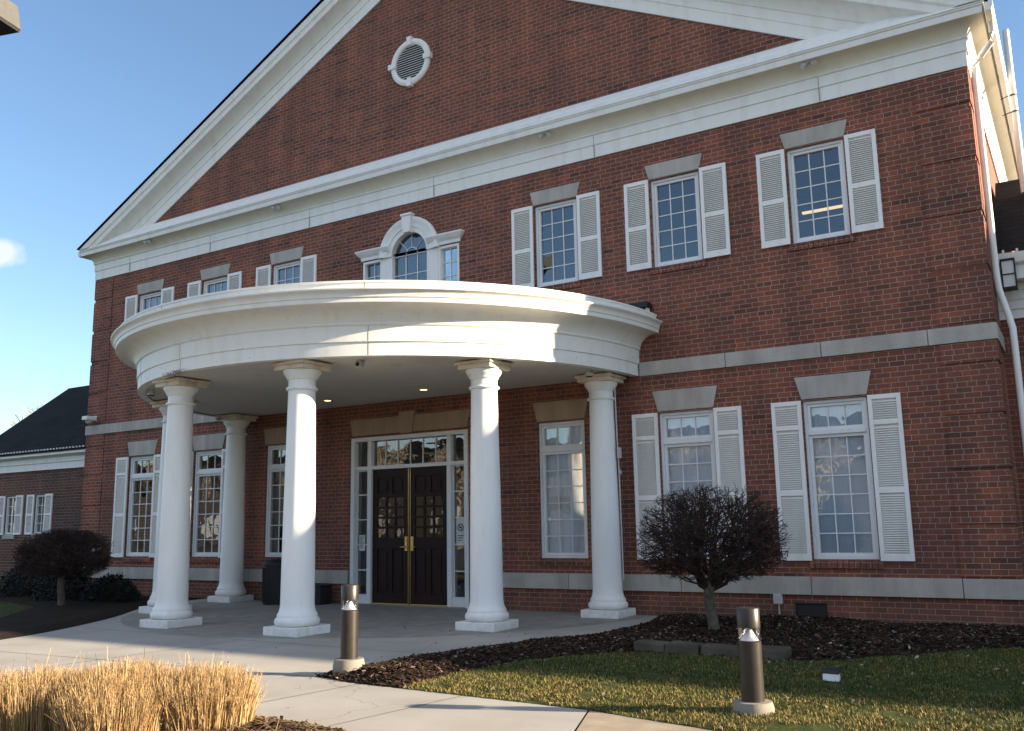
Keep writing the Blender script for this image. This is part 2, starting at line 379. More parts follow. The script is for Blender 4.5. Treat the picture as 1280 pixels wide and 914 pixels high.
edge_ = k.math('MULTIPLY', k.math('SUBTRACT', -5.9, k.math('ADD', pz.outputs['Y'], k.math('MULTIPLY', pz.outputs['X'], 0.0))), 0.75, True)
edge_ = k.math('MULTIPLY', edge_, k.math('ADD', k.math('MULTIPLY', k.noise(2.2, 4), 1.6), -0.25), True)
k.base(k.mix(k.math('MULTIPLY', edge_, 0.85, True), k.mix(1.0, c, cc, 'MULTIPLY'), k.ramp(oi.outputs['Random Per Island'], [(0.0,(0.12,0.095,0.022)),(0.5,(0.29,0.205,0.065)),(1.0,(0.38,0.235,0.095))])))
m = mat('dry_straw_blade', rough=0.6, spec=0.3); k = N(m); M['straw'] = m
oi = k.n('ShaderNodeNewGeometry')
k.base(k.ramp(oi.outputs['Random Per Island'], [(0.0,(0.21,0.115,0.042)),(0.5,(0.37,0.235,0.105)),(1.0,(0.52,0.375,0.20))]))
m = mat('asphalt', rough=0.95, spec=0.2); k = N(m); co = k.coord(); M['asphalt'] = m
k.base(k.ramp(k.noise(2, 6, co), [(0.3,(0.04,0.04,0.042)),(0.7,(0.065,0.063,0.062))])); k.bump(k.noise(120,3,co),0.3,0.01)
m = mat('ground_field', rough=1.0, spec=0.1); k = N(m); co = k.coord(); M['field'] = m
k.base(k.ramp(k.noise(0.3, 6, co), [(0.3,(0.05,0.06,0.02)),(0.7,(0.11,0.10,0.045))]))

# ================================================================= GROUND
def sheet(name, poly, z, m, parent=None):
    mb = MB(); mb.v = [(x,y,z) for x,y in poly]; mb.f = [tuple(range(len(poly)))]
    o = build(name, mb, m, parent)
    return struct(o)
R_ = 900
sheet('ground', [(-R_,-R_),(R_,-R_),(R_,R_),(-R_,R_)], -0.03, M['field'])
sheet('parking_lot', [(-90,-40),(90,-40),(90,-15.2),(-90,-15.2)], -0.014, M['asphalt'])

def smooth_poly(pts, n=6):
    out = []
    for i in range(len(pts)-1):
        p0 = pts[max(i-1,0)]; p1 = pts[i]; p2 = pts[i+1]; p3 = pts[min(i+2,len(pts)-1)]
        for k_ in range(n):
            t = k_/n
            out.append(tuple(0.5*((2*p1[j]) + (-p0[j]+p2[j])*t + (2*p0[j]-5*p1[j]+4*p2[j]-p3[j])*t*t + (-p0[j]+3*p1[j]-3*p2[j]+p3[j])*t**3) for j in range(2)))
    out.append(pts[-1]); return out
right_edge = smooth_poly([(5.3,0.0),(5.62,-1.5),(5.45,-3.16),(4.85,-4.61),(4.50,-6.3),(4.46,-7.22)])
walk_far = [(5.2,-7.37),(7.82,-7.53)]
left_edge = smooth_poly([(-2.35,-9.5),(-2.24,-6.76),(-3.49,-4.2),(-5.34,-1.8),(-5.75,0.0)])
paving_poly = right_edge + walk_far + [(8.2,-8.6),(8.6,-14.0),(-3.5,-14.0)] + left_edge
sheet('porch_path', paving_poly, 0.0, M['paving'])
sheet('pavement', [(7.835,-7.53),(9.3,-7.85),(20,-9.2),(20,-14),(8.615,-14),(8.215,-8.6)], -0.001, M['paving_tan'])
M['porch_floor'] = stone_mat('porch_floor_concrete', (0.27,0.255,0.23), 0.12, 25)
sheet('porch_floor', [(5.18*cos(-pi*i/60), 5.18*sin(-pi*i/60)-0.001) for i in range(61)], 0.0025, M['porch_floor'])
# saw-cut joints between the concrete slabs (thin dark sheets 2 mm above the slab)
M['joint'] = mat('paving_joint_gap', (0.10,0.09,0.08), 1.0)
jb = MB()
def joint(x0,y0,x1,y1,w=0.012):
    d = Vector((x1-x0,y1-y0)).normalized(); n_ = Vector((-d.y,d.x))*w/2
    jb.add([(x0+n_.x,y0+n_.y,.004),(x1+n_.x,y1+n_.y,.004),(x1-n_.x,y1-n_.y,.004),(x0-n_.x,y0-n_.y,.004)], [(0,1,2,3)])
joint(6.5,-7.45,6.3,-9.0); joint(4.46,-7.25,-2.3,-7.6); joint(5.2,-7.37,5.0,-9.0)
joint(-2.6,-5.2,4.7,-5.35); joint(1.2,-5.3,1.0,-9.5); joint(3.9,-7.25,3.6,-9.5)
struct(build('paving_joints', jb, M['joint']))

def ground_z(x, y):       # gentle mounding of mulch beds
    return 0.03 + 0.05*noise.noise(Vector((x*0.9, y*0.9, 3.1)))
def bed(name, poly, m, z0=0.006, hi=0.05, res=0.09, fr=1.2):
    # gridded polygon with a soft uneven surface
    xs = [p[0] for p in poly]; ys = [p[1] for p in poly]
    def inside(x, y):
        c = False; n = len(poly)
        for i in range(n):
            x1,y1 = poly[i]; x2,y2 = poly[(i+1)%n]
            if (y1 > y) != (y2 > y) and x < (x2-x1)*(y-y1)/(y2-y1)+x1: c = not c
        return c
    def edge(x, y):
        d = 9
        for i in range(len(poly)):
            a = Vector(poly[i]); b_ = Vector(poly[(i+1)%len(poly)]); ab = b_-a; t = max(0,min(1,(Vector((x,y))-a).dot(ab)/max(ab.length_squared,1e-9)))
            d = min(d, (a+ab*t-Vector((x,y))).length)
        return d
    bm = bmesh.new(); vsx = [bm.verts.new((x,y,0)) for x,y in poly]; bm.faces.new(vsx)
    x = min(xs)
    for axis, lo, hi_ in (((1,0,0), min(xs), max(xs)), ((0,1,0), min(ys), max(ys))):
        t = lo + res
        while t < hi_:
            bmesh.ops.bisect_plane(bm, geom=bm.verts[:]+bm.edges[:]+bm.faces[:], plane_co=Vector(axis)*t, plane_no=axis)
            t += res
    for v in bm.verts:
        e = edge(v.co.x, v.co.y)
        v.co.z = z0 + min(e/0.35,1)*hi*(0.65+0.5*noise.noise(Vector((v.co.x*fr, v.co.y*fr, 0)))) + (0.02*noise.noise(Vector((v.co.x*7,v.co.y*7,5))) if e > 0.02 else 0)*min(hi*16,1)
    bmesh.ops.recalc_face_normals(bm, faces=bm.faces)
    me = bpy.data.meshes.new(name); bm.to_mesh(me); bm.free(); me.materials.append(m)
    if me.polygons and me.polygons[0].normal.z < 0: me.flip_normals()
    me.polygons.foreach_set('use_smooth', [True]*len(me.polygons))
    o = bpy.data.objects.new(name, me); COL.objects.link(o); struct(o)
    return o, inside
grass_edge = smooth_poly([(5.72,-7.0),(5.74,-6.3),(5.95,-5.3),(6.75,-4.3),(8.55,-4.2),(9.6,-3.3),(10.6,-2.2),(13.5,-1.9)])
mulch_poly = [(5.32,-0.002)] + right_edge[1:] + [(5.0,-7.35),(5.72,-7.395)] + grass_edge + [(13.5,-0.002)]
mo_, mulch_in = bed('mulch_bed', mulch_poly, M['mulch'], 0.004, 0.10)
lawn_poly = [(5.74,-7.40),(7.82,-7.525),(9.3,-7.845),(14,-8.45),(14,-1.9)] + grass_edge[::-1]
lo_, lawn_in = bed('lawn', lawn_poly, M['lawn'], 0.003, 0.035)
left_mulch = [(-2.37,-9.5)] + left_edge[1:] + [(-12.5,-0.002),(-12.5,0.96),(-30,0.96),(-30,-1.5),(-13,-1.6),(-7.6,-3.0),(-5.2,-5.3),(-4.0,-7.5),(-3.6,-9.5)]
left_mulch = [p for p in left_mulch]
lm_, lm_in = bed('mulch_bed.001', left_mulch, M['mulch'], 0.004, 0.07, 0.2)
left_lawn = [(-3.6,-9.5),(-4.0,-7.5),(-5.2,-5.3),(-7.6,-3.0),(-13,-1.6),(-30,-1.5),(-30,-14),(-3.6,-14)]
ll_, ll_in = bed('lawn.001', left_lawn, M['lawn'], 0.003, 0.05, 0.25)
bed_poly = smooth_poly([(5.45,-9.0),(6.6,-9.1),(8.0,-9.8),(8.4,-12.0),(6.0,-13.6),(2.0,-13.6),(1.4,-12.0),(3.2,-10.5),(4.6,-9.55),(5.45,-9.0)])[:-1]
bo_, bed_in = bed('mulch_bed.002', bed_poly, M['mulch'], 0.004, 0.05)

from mathutils.bvhtree import BVHTree
def height_fn(o):
    me = o.data; t = BVHTree.FromPolygons([v.co for v in me.vertices], [p.vertices for p in me.polygons])
    def h(x, y):
        r = t.ray_cast(Vector((x,y,5)), Vector((0,0,-1)))
        return r[0].z if r[0] else 0.0
    return h

# ================================================================= MAIN BUILDING
XW = 10.65; DEEP = 16.0
house = thing('brick_building', 'two storey red brick building with white gable pediment, shuttered windows and double entrance doors', 'building', (0,8,0))
UW = [(s*x, 0.45, 5.95, 7.55) for x in (3.52,5.92,8.35) for s in (1,-1)]
GW = [(s*x, 0.48, 0.93, 3.37) for x in (3.52,5.92,8.35) for s in (1,-1)]
DOOR = (-1.46, 1.46, 0.0, 3.36)
PAL = (-1.22, 1.30, 5.9, 7.2)
holes = [(x-h, x+h, z0, z1) for x,h,z0,z1 in UW+GW] + [DOOR, PAL, (-0.415, 0.495, 7.2, 7.62)]
def wall_with_holes(mb, x0, x1, z0, z1, holes, y, t):
    xs = sorted({x0,x1} | {h[0] for h in holes} | {h[1] for h in holes}); zs = sorted({z0,z1} | {h[2] for h in holes} | {h[3] for h in holes})
    for i in range(len(xs)-1):
        for j in range(len(zs)-1):
            cx, cz = (xs[i]+xs[i+1])/2, (zs[j]+zs[j+1])/2
            if any(h[0] < cx < h[1] and h[2] < cz < h[3] for h in holes): continue
            mb.add([(xs[i],y,zs[j]),(xs[i+1],y,zs[j]),(xs[i+1],y,zs[j+1]),(xs[i],y,zs[j+1])], [(0,1,2,3)])
    for a,b,c,d in holes:
        mb.add([(a,y,c),(a,y+t,c),(a,y+t,d),(a,y,d)], [(0,1,2,3)]); mb.add([(b,y,c),(b,y,d),(b,y+t,d),(b,y+t,c)], [(0,1,2,3)])
        mb.add([(a,y,d),(a,y+t,d),(b,y+t,d),(b,y,d)], [(0,1,2,3)]); mb.add([(a,y,c),(b,y,c),(b,y+t,c),(a,y+t,c)], [(0,1,2,3)])
mb = MB(); wall_with_holes(mb, -XW, XW, -0.1, 9.2, holes, 0.0, 0.30)
mb.add([(XW,0,-.1),(XW,DEEP,-.1),(XW,DEEP,9.2),(XW,0,9.2)], [(0,1,2,3)]); mb.add([(-XW,0,-.1),(-XW,0,9.2),(-XW,DEEP,9.2),(-XW,DEEP,-.1)], [(0,1,2,3)])
mb.add([(-XW,DEEP,-.1),(-XW,DEEP,9.2),(XW,DEEP,9.2),(XW,DEEP,-.1)], [(0,1,2,3)])
build('wall', mb, M['brick'], house, fix=False)
mb = MB(); mb.add([(-XW,0.0,9.2),(XW,0.0,9.2),(0,0.0,9.2+0.5*XW)], [(0,1,2)]); 
build('gable_wall', mb, M['brick'], house, fix=False)
# interior floors and back wall seen dimly through the panes
mb = MB()
mb.add([(-10.5,5,0.02),(10.5,5,0.02),(10.5,5,8.6),(-10.5,5,8.6)], [(0,1,2,3)])
mb.box(-10.5,10.5,0.31,5,4.0,4.3); mb.box(-10.5,10.5,0.31,5,-0.05,0.0); mb.box(-10.5,10.5,0.31,5,7.95,8.05)
for x in (-7.1,-4.7,-2.0,2.0,4.7,7.1): mb.box(x-.05,x+.05,0.31,5,0.01,7.94)
build('interior', mb, M['room'], house)

# quoins: flush-brick blocks standing proud at the corners
for s in (-1,1):
    z = 0.68; i = 0
    edges = []
    z = 4.32
    zz = [(0.70,1.36),(1.44,2.14),(2.22,2.92),(3.00,3.66),(3.74,4.03)]
    up = [(4.34,5.07),(5.16,5.90),(5.99,6.74),(6.83,7.60),(7.69,8.22)]
    for a,b_ in zz+up:
        mb = MB(); e = 0.02
        mb.box(*( (XW-0.74, XW+e) if s > 0 else (-XW-e, -XW+0.74) ), -e, 0.5, a, b_)
        build('quoin', mb, M['brick'], house)
# stone band and water table, in separate blocks with open joints
def band(name, z0, z1, proj, spans, step, m):
    mb = MB(); rnd = random.Random(3)
    for a,b_ in spans:
        x = a
        while x < b_-0.01:
            e = min(b_, x+step)
            if b_-e < 0.4: e = b_
            mb.box(x+0.005, e-0.005, -proj, 0.05, z0, z1); x = e
    for s in ((-1,) if spans[0][0] < 0 else (1,)):
        y = 0.062
        while y < DEEP-1:
            mb.box(s*(XW+proj) if s<0 else XW-.05, s*(XW-.05) if s<0 else XW+proj, y, min(y+step, DEEP)-0.008, z0, z1); y += step
    # corner pieces
    return build(name, mb, m, house, bevel=0.006)
pr = 0.042
for sp_ in ((-XW-pr,-5.11),(5.12,XW+pr)): band('stone_band', 4.04, 4.28, pr, [sp_], 1.55, M['stone'])
for sp_ in ((-XW-pr-.012,-1.52),(1.52,XW+pr+.012)): band('water_table', 0.40, 0.67, pr+.012, [sp_], 2.1, M['stone'])
mb = MB(); mb.box(-10.12,-9.77,-0.05,0.02,1.04,1.25); build('plaque', mb, M['stone'], house, bevel=0.005)

# horizontal entablature and cornice, wrapping back round both sides
X0 = XW
def path(d): return [(-X0-d,DEEP),(-X0-d,-d),(X0+d,-d),(X0+d,DEEP)]
mb = MB(); mb.sweep([(0.0,8.24),(0.032,8.24),(0.032,8.475),(0.05,8.482),(0.05,8.66),(0.066,8.668),(0.078,8.685),(0.066,8.70)], path)
build('frieze', mb, M['white'], house)
# thin butt joints of the frieze boards
M['bj'] = mat('board_joint_gap',(0.25,0.24,0.22),0.9)
for x in (-6.1,-2.8,0.7,4.4,8.5,-9.2): build('board_joint', MB().box(x,x+0.009,-0.053,-0.04,8.25,8.66), M['bj'], house)
mb = MB(); mb.sweep([(0.066,8.70),(0.075,8.735),(0.10,8.785),(0.14,8.83),(0.20,8.865),(0.255,8.885),(0.31,8.888)], path)
build('cornice_cove', mb, M['cream'], house, smooth=40)
mb = MB(); mb.sweep([(0.31,8.888),(0.312,8.895),(0.318,8.99),(0.335,9.0),(0.34,9.026),(0.352,9.03),(0.352,9.04)], path)
build('cornice_crown', mb, M['white'], house, smooth=30)
mb = MB()                                             # sloping cap from the crown up to the tympanum
prof = [(-0.345,9.042),(-0.19,9.21),(-0.188,9.235),(-0.03,9.39),(0.01,9.395)]
for i in range(len(prof)-1):
    (ya,za),(yb,zb) = prof[i],prof[i+1]
    mb.add([(-XW-.34,ya,za),(XW+.34,ya,za),(XW+.34,yb,zb),(-XW-.34,yb,zb)], [(0,1,2,3)])
build('cornice_cap', mb, M['white'], house, smooth=30)
# raking cornice: profile (p = distance down from the roof edge measured vertically, d = projection)
SL = 0.5
def rake(mb, prof):
    for s in (-1,1):
        v = []
        for p_, d in prof:
            za = 14.60 - p_; xe = min(XW+0.352, (za-9.07)/SL)
            v += [(0,-d,za),(s*xe,-d,za-SL*xe)]
        f = [(2*i,2*i+1,2*i+3,2*i+2) for i in range(len(prof)-1)]
        mb.add(v, f)
mb = MB(); rake(mb, [(1.04,0.0),(1.04,0.034),(0.80,0.034),(0.79,0.05),(0.60,0.05),(0.59,0.075)])
build('rake_board', mb, M['white'], house, smooth=30)
mb = MB(); rake(mb, [(0.59,0.075),(0.56,0.09),(0.47,0.13),(0.41,0.19),(0.37,0.262),(0.36,0.31)])
build('rake_cove', mb, M['white'], house, smooth=40)
mb = MB(); rake(mb, [(0.36,0.31),(0.35,0.312),(0.24,0.32),(0.20,0.345),(0.10,0.352),(0.05,0.36)])
build('rake_crown', mb, M['white'], house, smooth=30)
# roof
mb = MB()
for s in (-1,1):
    xe = XW+0.40; y0, y1 = -0.385, DEEP+0.4
    top = 14.62
    v = [(0,y0,top),(s*xe,y0,top-SL*xe),(s*xe,y1,top-SL*xe),(0,y1,top)]
    lo = [(x,y,z-0.016) for x,y,z in v]
    mb.add(v+lo, [(0,1,2,3),(7,6,5,4),(0,4,5,1),(1,5,6,2),(2,6,7,3)])
build('roof', mb, M['shingle'], house)
# side soffit fascia and gutters
for s in (-1,1):
    mb = MB()
    prof = [(0.352,8.93),(0.36,8.90),(0.43,8.90),(0.455,8.96),(0.46,9.04),(0.45,9.045),(0.44,9.03),(0.36,9.03)]
    pts = [(s*(XW+d),z) for d,z in prof]
    mb.prism_y(pts, -0.30, DEEP)
    build('gutter', mb, M['white'], house)
# round gable vent
vent_c = (0.08,0,11.42)
gv = MB(); gv.lathe((vent_c[0],0,vent_c[2]), [(0.40,0.0),(0.40,-0.05),(0.43,-0.07),(0.50,-0.07),(0.53,-0.045),(0.53,0.0)], 56, 'y')
ring = build('round_vent', gv, M['white'], house, smooth=40)
mb = MB()
for a in range(4):
    t = a*pi/2; cx, cz = vent_c[0]+cos(t)*0.475, vent_c[2]+sin(t)*0.475
    w, l = 0.055, 0.095
    ex = (cos(t),sin(t)); nx_ = (-sin(t),cos(t))
    poly = [(cx+ex[0]*u*l+nx_[0]*v_*w*(1.15 if u>0 else .85), cz+ex[1]*u*l+nx_[1]*v_*w*(1.15 if u>0 else .85)) for u,v_ in ((-1,-1),(-1,1),(1,1),(1,-1))]
    mb = MB().prism_y(poly, -0.10, -0.002); build('keystone', mb, M['white'], ring)
mb = MB()
for i in range(15):
    z = vent_c[2]-0.37+i*0.053; h = sqrt(max(0.401**2-(z-vent_c[2])**2, 0.001))
    mb.add([(vent_c[0]-h,-0.045,z-0.022),(vent_c[0]+h,-0.045,z-0.022),(vent_c[0]+h,-0.006,z+0.022),(vent_c[0]-h,-0.006,z+0.022)], [(0,1,2,3)])
build('slats', mb, M['slat'], ring)
mb = MB(); mb.lathe((vent_c[0],0,vent_c[2]), [(0.0,-0.003),(0.401,-0.003)], 40, 'y'); build('backing', mb, M['black'], ring)

# ---------------------------------------------------------------- windows, shutters, lintels
def frame_rect(mb, x0,x1,z0,z1, w, ya, yb):
    mb.box(x0,x0+w,ya,yb,z0,z1); mb.box(x1-w,x1,ya,yb,z0,z1); mb.box(x0+w,x1-w,ya,yb,z1-w,z1); mb.box(x0+w,x1-w,ya,yb,z0,z0+w)
def bars(mb, x0,x1,z0,z1, nx_, nz_, ya, yb, w=0.018):
    for i in range(1,nx_):
        x = x0+(x1-x0)*i/nx_; mb.box(x-w/2,x+w/2,ya,yb,z0,z1)
    for j in range(1,nz_):
        z = z0+(z1-z0)*j/nz_; mb.box(x0,x1,ya+0.003,yb-0.002,z-w/2,z+w/2)
def pane(mb, x0,x1,z0,z1, y): mb.add([(x0,y,z0),(x1,y,z0),(x1,y,z1),(x0,y,z1)], [(0,1,2,3)])
def window(x, h, z0, z1, ground):
    fr = MB(); gl = MB(); mu = MB()
    frame_rect(fr, x-h, x+h, z0, z1, 0.045, 0.035, 0.20)
    if ground:
        zt = z1-0.50
        fr.box(x-h+.045,x+h-.045,0.03,0.20,zt-0.035,zt+0.035)
        frame_rect(fr, x-h+.046,x+h-.046, zt+.036, z1-.046, 0.05, 0.06, 0.15)
        frame_rect(fr, x-h+.046,x+h-.046, z0+.046, zt-.036, 0.05, 0.06, 0.15)
        g1 = (x-h+.095,x+h-.095,zt+.085,z1-.095); g2 = (x-h+.095,x+h-.095,z0+.095,zt-.085)
        for g, nz_ in ((g1,1),(g2,6)):
            pane(gl, *g, 0.105); bars(mu, *g, 3, nz_, 0.088, 0.104)
    else:
        frame_rect(fr, x-h+.046,x+h-.046, z0+.046, z1-.046, 0.048, 0.06, 0.15)
        g = (x-h+.092,x+h-.092,z0+.092,z1-.092)
        pane(gl, *g, 0.105); bars(mu, *g, 3, 5, 0.088, 0.104)
    w = build('window', fr, M['frame'], house, bevel=0.004)
    build('pane', gl, M['glass'], w, fix=False); build('muntins', mu, M['frame'], w)
    # rowlock brick sill
    sl = MB(); hh = h+0.06; n = int(2*hh/0.078)
    for i in range(n):
        a = x-hh+2*hh*i/n
        sl.add([(a+.004,-0.035,z0-.125),(a+2*hh/n-.004,-0.035,z0-.125),(a+2*hh/n-.004,-0.035,z0-.03),(a+.004,-0.035,z0-.03),
                (a+.004,0.03,z0-.125),(a+2*hh/n-.004,0.03,z0-.125),(a+2*hh/n-.004,0.03,z0-.003),(a+.004,0.03,z0-.003)],
               [(0,1,2,3),(3,2,6,7),(0,4,5,1),(0,3,7,4),(1,5,6,2)])
    build('sill', sl, M['brick'], w)
    return w
wins = {}
for x,h,z0,z1 in UW: wins[('u',round(x,2))] = window(x,h,z0,z1,False)
for x,h,z0,z1 in GW: wins[('g',round(x,2))] = window(x,h,z0,z1,True)
# blinds, curtains behind the right-hand ground windows, pleated
for x in (3.52,5.92,8.35):
    mb = MB(); n = 60; v = []
    for i in range(n+1):
        xx = x-0.46+0.92*i/n; yy = 0.165 + 0.004*sin(i*0.5) + (0.0 if x > 4 else 0.006*sin(i*0.9))
        v += [(xx,yy,0.95),(xx,yy,3.35)]
    mb.v = v; mb.f = [(2*i,2*i+2,2*i+3,2*i+1) for i in range(n)]
    build('blind', mb, M['blind'], wins[('g',round(x,2))], smooth=True, fix=False)
mb = MB(); v = []
for i in range(25):                                   # tied-back sheer curtain in the porch window
    t = i/24
    v += [(3.66+0.26*t-0.01*sin(i), 0.14+0.008*sin(i*2.0), 2.80),(3.80+0.12*t,0.14+0.008*sin(i*2.0),2.0),(3.70+0.22*t,0.14+0.008*sin(i*2.0),0.99)]
mb.v = v; mb.f = [(3*i+a,3*i+3+a,3*i+4+a,3*i+1+a) for i in range(24) for a in (0,1)]
build('curtain', mb, M['curtain'], wins[('g',3.52)], smooth=True, fix=False)
mb = MB(); mb.box(3.13,3.40,0.13,0.14,1.80,2.02); mb.box(3.46,3.58,0.13,0.14,1.74,2.02); build('notice', mb, M['paper'], wins[('g',3.52)])
M['lampdim'] = mat('dim_ceiling_lamp', (1,0.8,0.6), 0.5); N(M['lampdim']).p.inputs['Emission Color'].default_value = (1.0,0.66,0.36,1); N(M['lampdim']).p.inputs['Emission Strength'].default_value = 0.35
mb = MB(); mb.box(7.7,8.9,1.6,1.68,6.96,6.99); build('ceiling_lamp', mb, M['lampdim'], wins[('u',8.35)])
for (kx) in wins:                                     # small latch at the head of each frame
    pass

# shutters: one of each kind is modelled, the rest share its meshes
def shutter_proto(name, h, rails):
    w = 0.47; st = 0.062
    f_ = MB(); f_.box(0,st,-0.042,-0.004,0,h); f_.box(w-st,w,-0.042,-0.004,0,h)
    for a,b_ in rails: f_.box(st,w-st,-0.042,-0.004,a,b_)
    s_ = MB()
    for i in range(len(rails)-1):
        z = rails[i][1]+0.012; top = rails[i+1][0]
        while z < top-0.012:
            s_.add([(st,-0.036,z-.014),(w-st,-0.036,z-.014),(w-st,-0.010,z+.014),(st,-0.010,z+.014)], [(0,1,2,3)])
            s_.add([(st,-0.037,z-.020),(w-st,-0.037,z-.020),(w-st,-0.036,z-.014),(st,-0.036,z-.014)], [(0,1,2,3)])
            z += 0.034
    s_.add([(st,-0.007,rails[0][1]),(w-st,-0.007,rails[0][1]),(w-st,-0.007,rails[-1][0]),(st,-0.007,rails[-1][0])], [(0,1,2,3)])
    o = build(name, f_, M['shutter'], house, bevel=0.003); c = build('slats', s_, M['slat'], o, fix=False)
    return o
def place_shutter(proto, x, z, first):
    if first: o = proto
    else:
        o = proto.copy(); COL.objects.link(o); o.parent = house; o.matrix_parent_inverse = proto.matrix_parent_inverse
        for ch in proto.children:
            c = ch.copy(); COL.objects.link(c); c.parent = o
    o.location = (x, -0.002, z)
pu = shutter_proto('shutter', 1.63, [(0,0.11),(0.72,0.80),(1.56,1.63)])
pg = shutter_proto('shutter', 2.47, [(0,0.10),(0.99,1.075),(2.015,2.085),(2.40,2.47)])
fu = fg = True
for x in (5.92,8.35,3.52):
    for s in (1,-1):
        for side in (-1,1):
            cx = s*x
            xl = cx-0.465-0.485 if side < 0 else cx+0.48
            place_shutter(pu, xl, 5.945, fu); fu = False
            if x > 4:
                xl = cx-0.495-0.475 if side < 0 else cx+0.50
                place_shutter(pg, xl, 0.91, fg); fg = False
# splayed lintels
for x in (3.52,5.92,8.35):
    for s in (1,-1):
        c = s*x
        mb = MB(); mb.prism_y([(c-.47,7.575),(c+.47,7.575),(c+.54,7.845),(c-.54,7.845)], -0.018, 0.06); build('lintel', mb, M['lintel'], house, bevel=0.004)
        mb = MB(); mb.prism_y([(c-.49,3.40),(c+.49,3.40),(c+.58,3.755),(c-.58,3.755)], -0.018, 0.06)
        build('lintel', mb, M['lintel'] if x > 4 else M['lintel_tan'], house, bevel=0.004)
mb = MB(); mb.prism_y([(-1.45,3.42),(-0.14,3.42),(-0.18,3.76),(-1.54,3.76)], -0.018, 0.06); mb.prism_y([(0.14,3.42),(1.45,3.42),(1.54,3.76),(0.18,3.76)], -0.018, 0.06)
dl = build('lintel', mb, M['lintel_tan'], house, bevel=0.004)
mb = MB(); mb.prism_y([(-0.133,3.40),(0.133,3.40),(0.20,3.84),(-0.20,3.84)], -0.06, 0.05); build('keystone', mb, M['lintel_tan'], dl, bevel=0.005)

# Palladian window over the porch
PC = 0.04
mb = MB(); zc = 7.15; ri = 0.455
# flat casing panel with an arched opening, in strips
n = 24
arc = [(PC+ri*cos(pi*i/n), zc+ri*sin(pi*i/n)) for i in range(n+1)]
outer = [(PC+0.74*cos(pi*i/n), zc+0.66*sin(pi*i/n)) for i in range(n+1)]
for i in range(n):
    a,b_ = arc[i],arc[i+1]; c,d = outer[i],outer[i+1]
    mb.add([(a[0],0.0,a[1]),(c[0],0.0,c[1]),(d[0],0.0,d[1]),(b_[0],0.0,b_[1])], [(0,1,2,3)])
    mb.add([(a[0],0.0,a[1]),(b_[0],0.0,b_[1]),(b_[0],0.12,b_[1]),(a[0],0.12,a[1])], [(0,1,2,3)])
for s in (-1,1):
    a, b_ = sorted((PC+s*ri, PC+s*0.74)); mb.box(a,b_,-0.01,0.14,5.86,zc)
    frame_rect(mb, *sorted((PC+s*0.742, PC+s*1.26)), 5.9, 7.16, 0.05, 0.0, 0.14)
mb.box(PC-1.30,PC+1.30,-0.05,0.10,5.80,5.86)
pal = build('arched_window', mb, M['white'], house)
mb = MB(); mb.lathe((PC,0,zc), [(0.455,-0.001),(0.455,-0.035),(0.56,-0.035),(0.565,-0.055),(0.66,-0.058),(0.70,-0.085),(0.755,-0.09),(0.775,-0.07),(0.775,0.0)], 40, 'y', 0, pi)
build('arch_moulding', mb, M['white'], pal, smooth=35)
mb = MB(); mb.prism_y([(PC-.085,7.58),(PC+.085,7.58),(PC+.125,7.94),(PC-.125,7.94)], -0.13, -0.001); mb.box(PC-.14,PC+.14,-0.15,-0.001,7.94,7.99)
build('keystone', mb, M['white'], pal, bevel=0.006)
for s in (-1,1):
    mb = MB(); a, b_ = PC+s*0.50, PC+s*1.27
    prof = [(0.0,7.18),(0.03,7.18),(0.035,7.25),(0.05,7.26),(0.09,7.30),(0.12,7.345),(0.13,7.36),(0.13,7.385),(0.0,7.395)]
    v = []
    for d,z in prof: v += [(a,0.0,z),(a,-d,z),(b_+s*d,-d,z),(b_+s*d,0.0,z)]
    f = [(4*i+j,4*i+j+1,4*i+5+j,4*i+4+j) for i in range(len(prof)-1) for j in range(3)]
    mb.add(v, f); build('cornice', mb, M['white'], pal, smooth=25)
mb = MB(); poly = [(PC-ri,5.9)] + [(PC+ri,5.9)] + arc
mb.add([(x,0.09,z) for x,z in poly], [tuple(range(len(poly)))])
for s in (-1,1): pane(mb, *sorted((PC+s*0.79,PC+s*1.21)), 5.95, 7.11, 0.09)
build('pane', mb, M['glass'], pal)
mb = MB(); bars(mb, PC-ri, PC+ri, 5.9, zc, 3, 3, 0.07, 0.088); mb.box(PC-ri,PC+ri,0.07,0.088,zc-.011,zc+.011)
for s in (-1,1): bars(mb, *sorted((PC+s*0.79,PC+s*1.21)), 5.95, 7.11, 2, 4, 0.07, 0.088)
mb.lathe((PC,0,zc), [(0.142,0.088),(0.142,0.07),(0.162,0.07),(0.162,0.088)], 20, 'y', 0, pi)
for t in (pi/4,pi/2,3*pi/4):
    e = Vector((cos(t),0,sin(t))); mb.tube([Vector((PC,0.079,zc))+e*0.15, Vector((PC,0.079,zc))+e*0.455], 0.010, 4)
build('muntins', mb, M['frame'], pal)

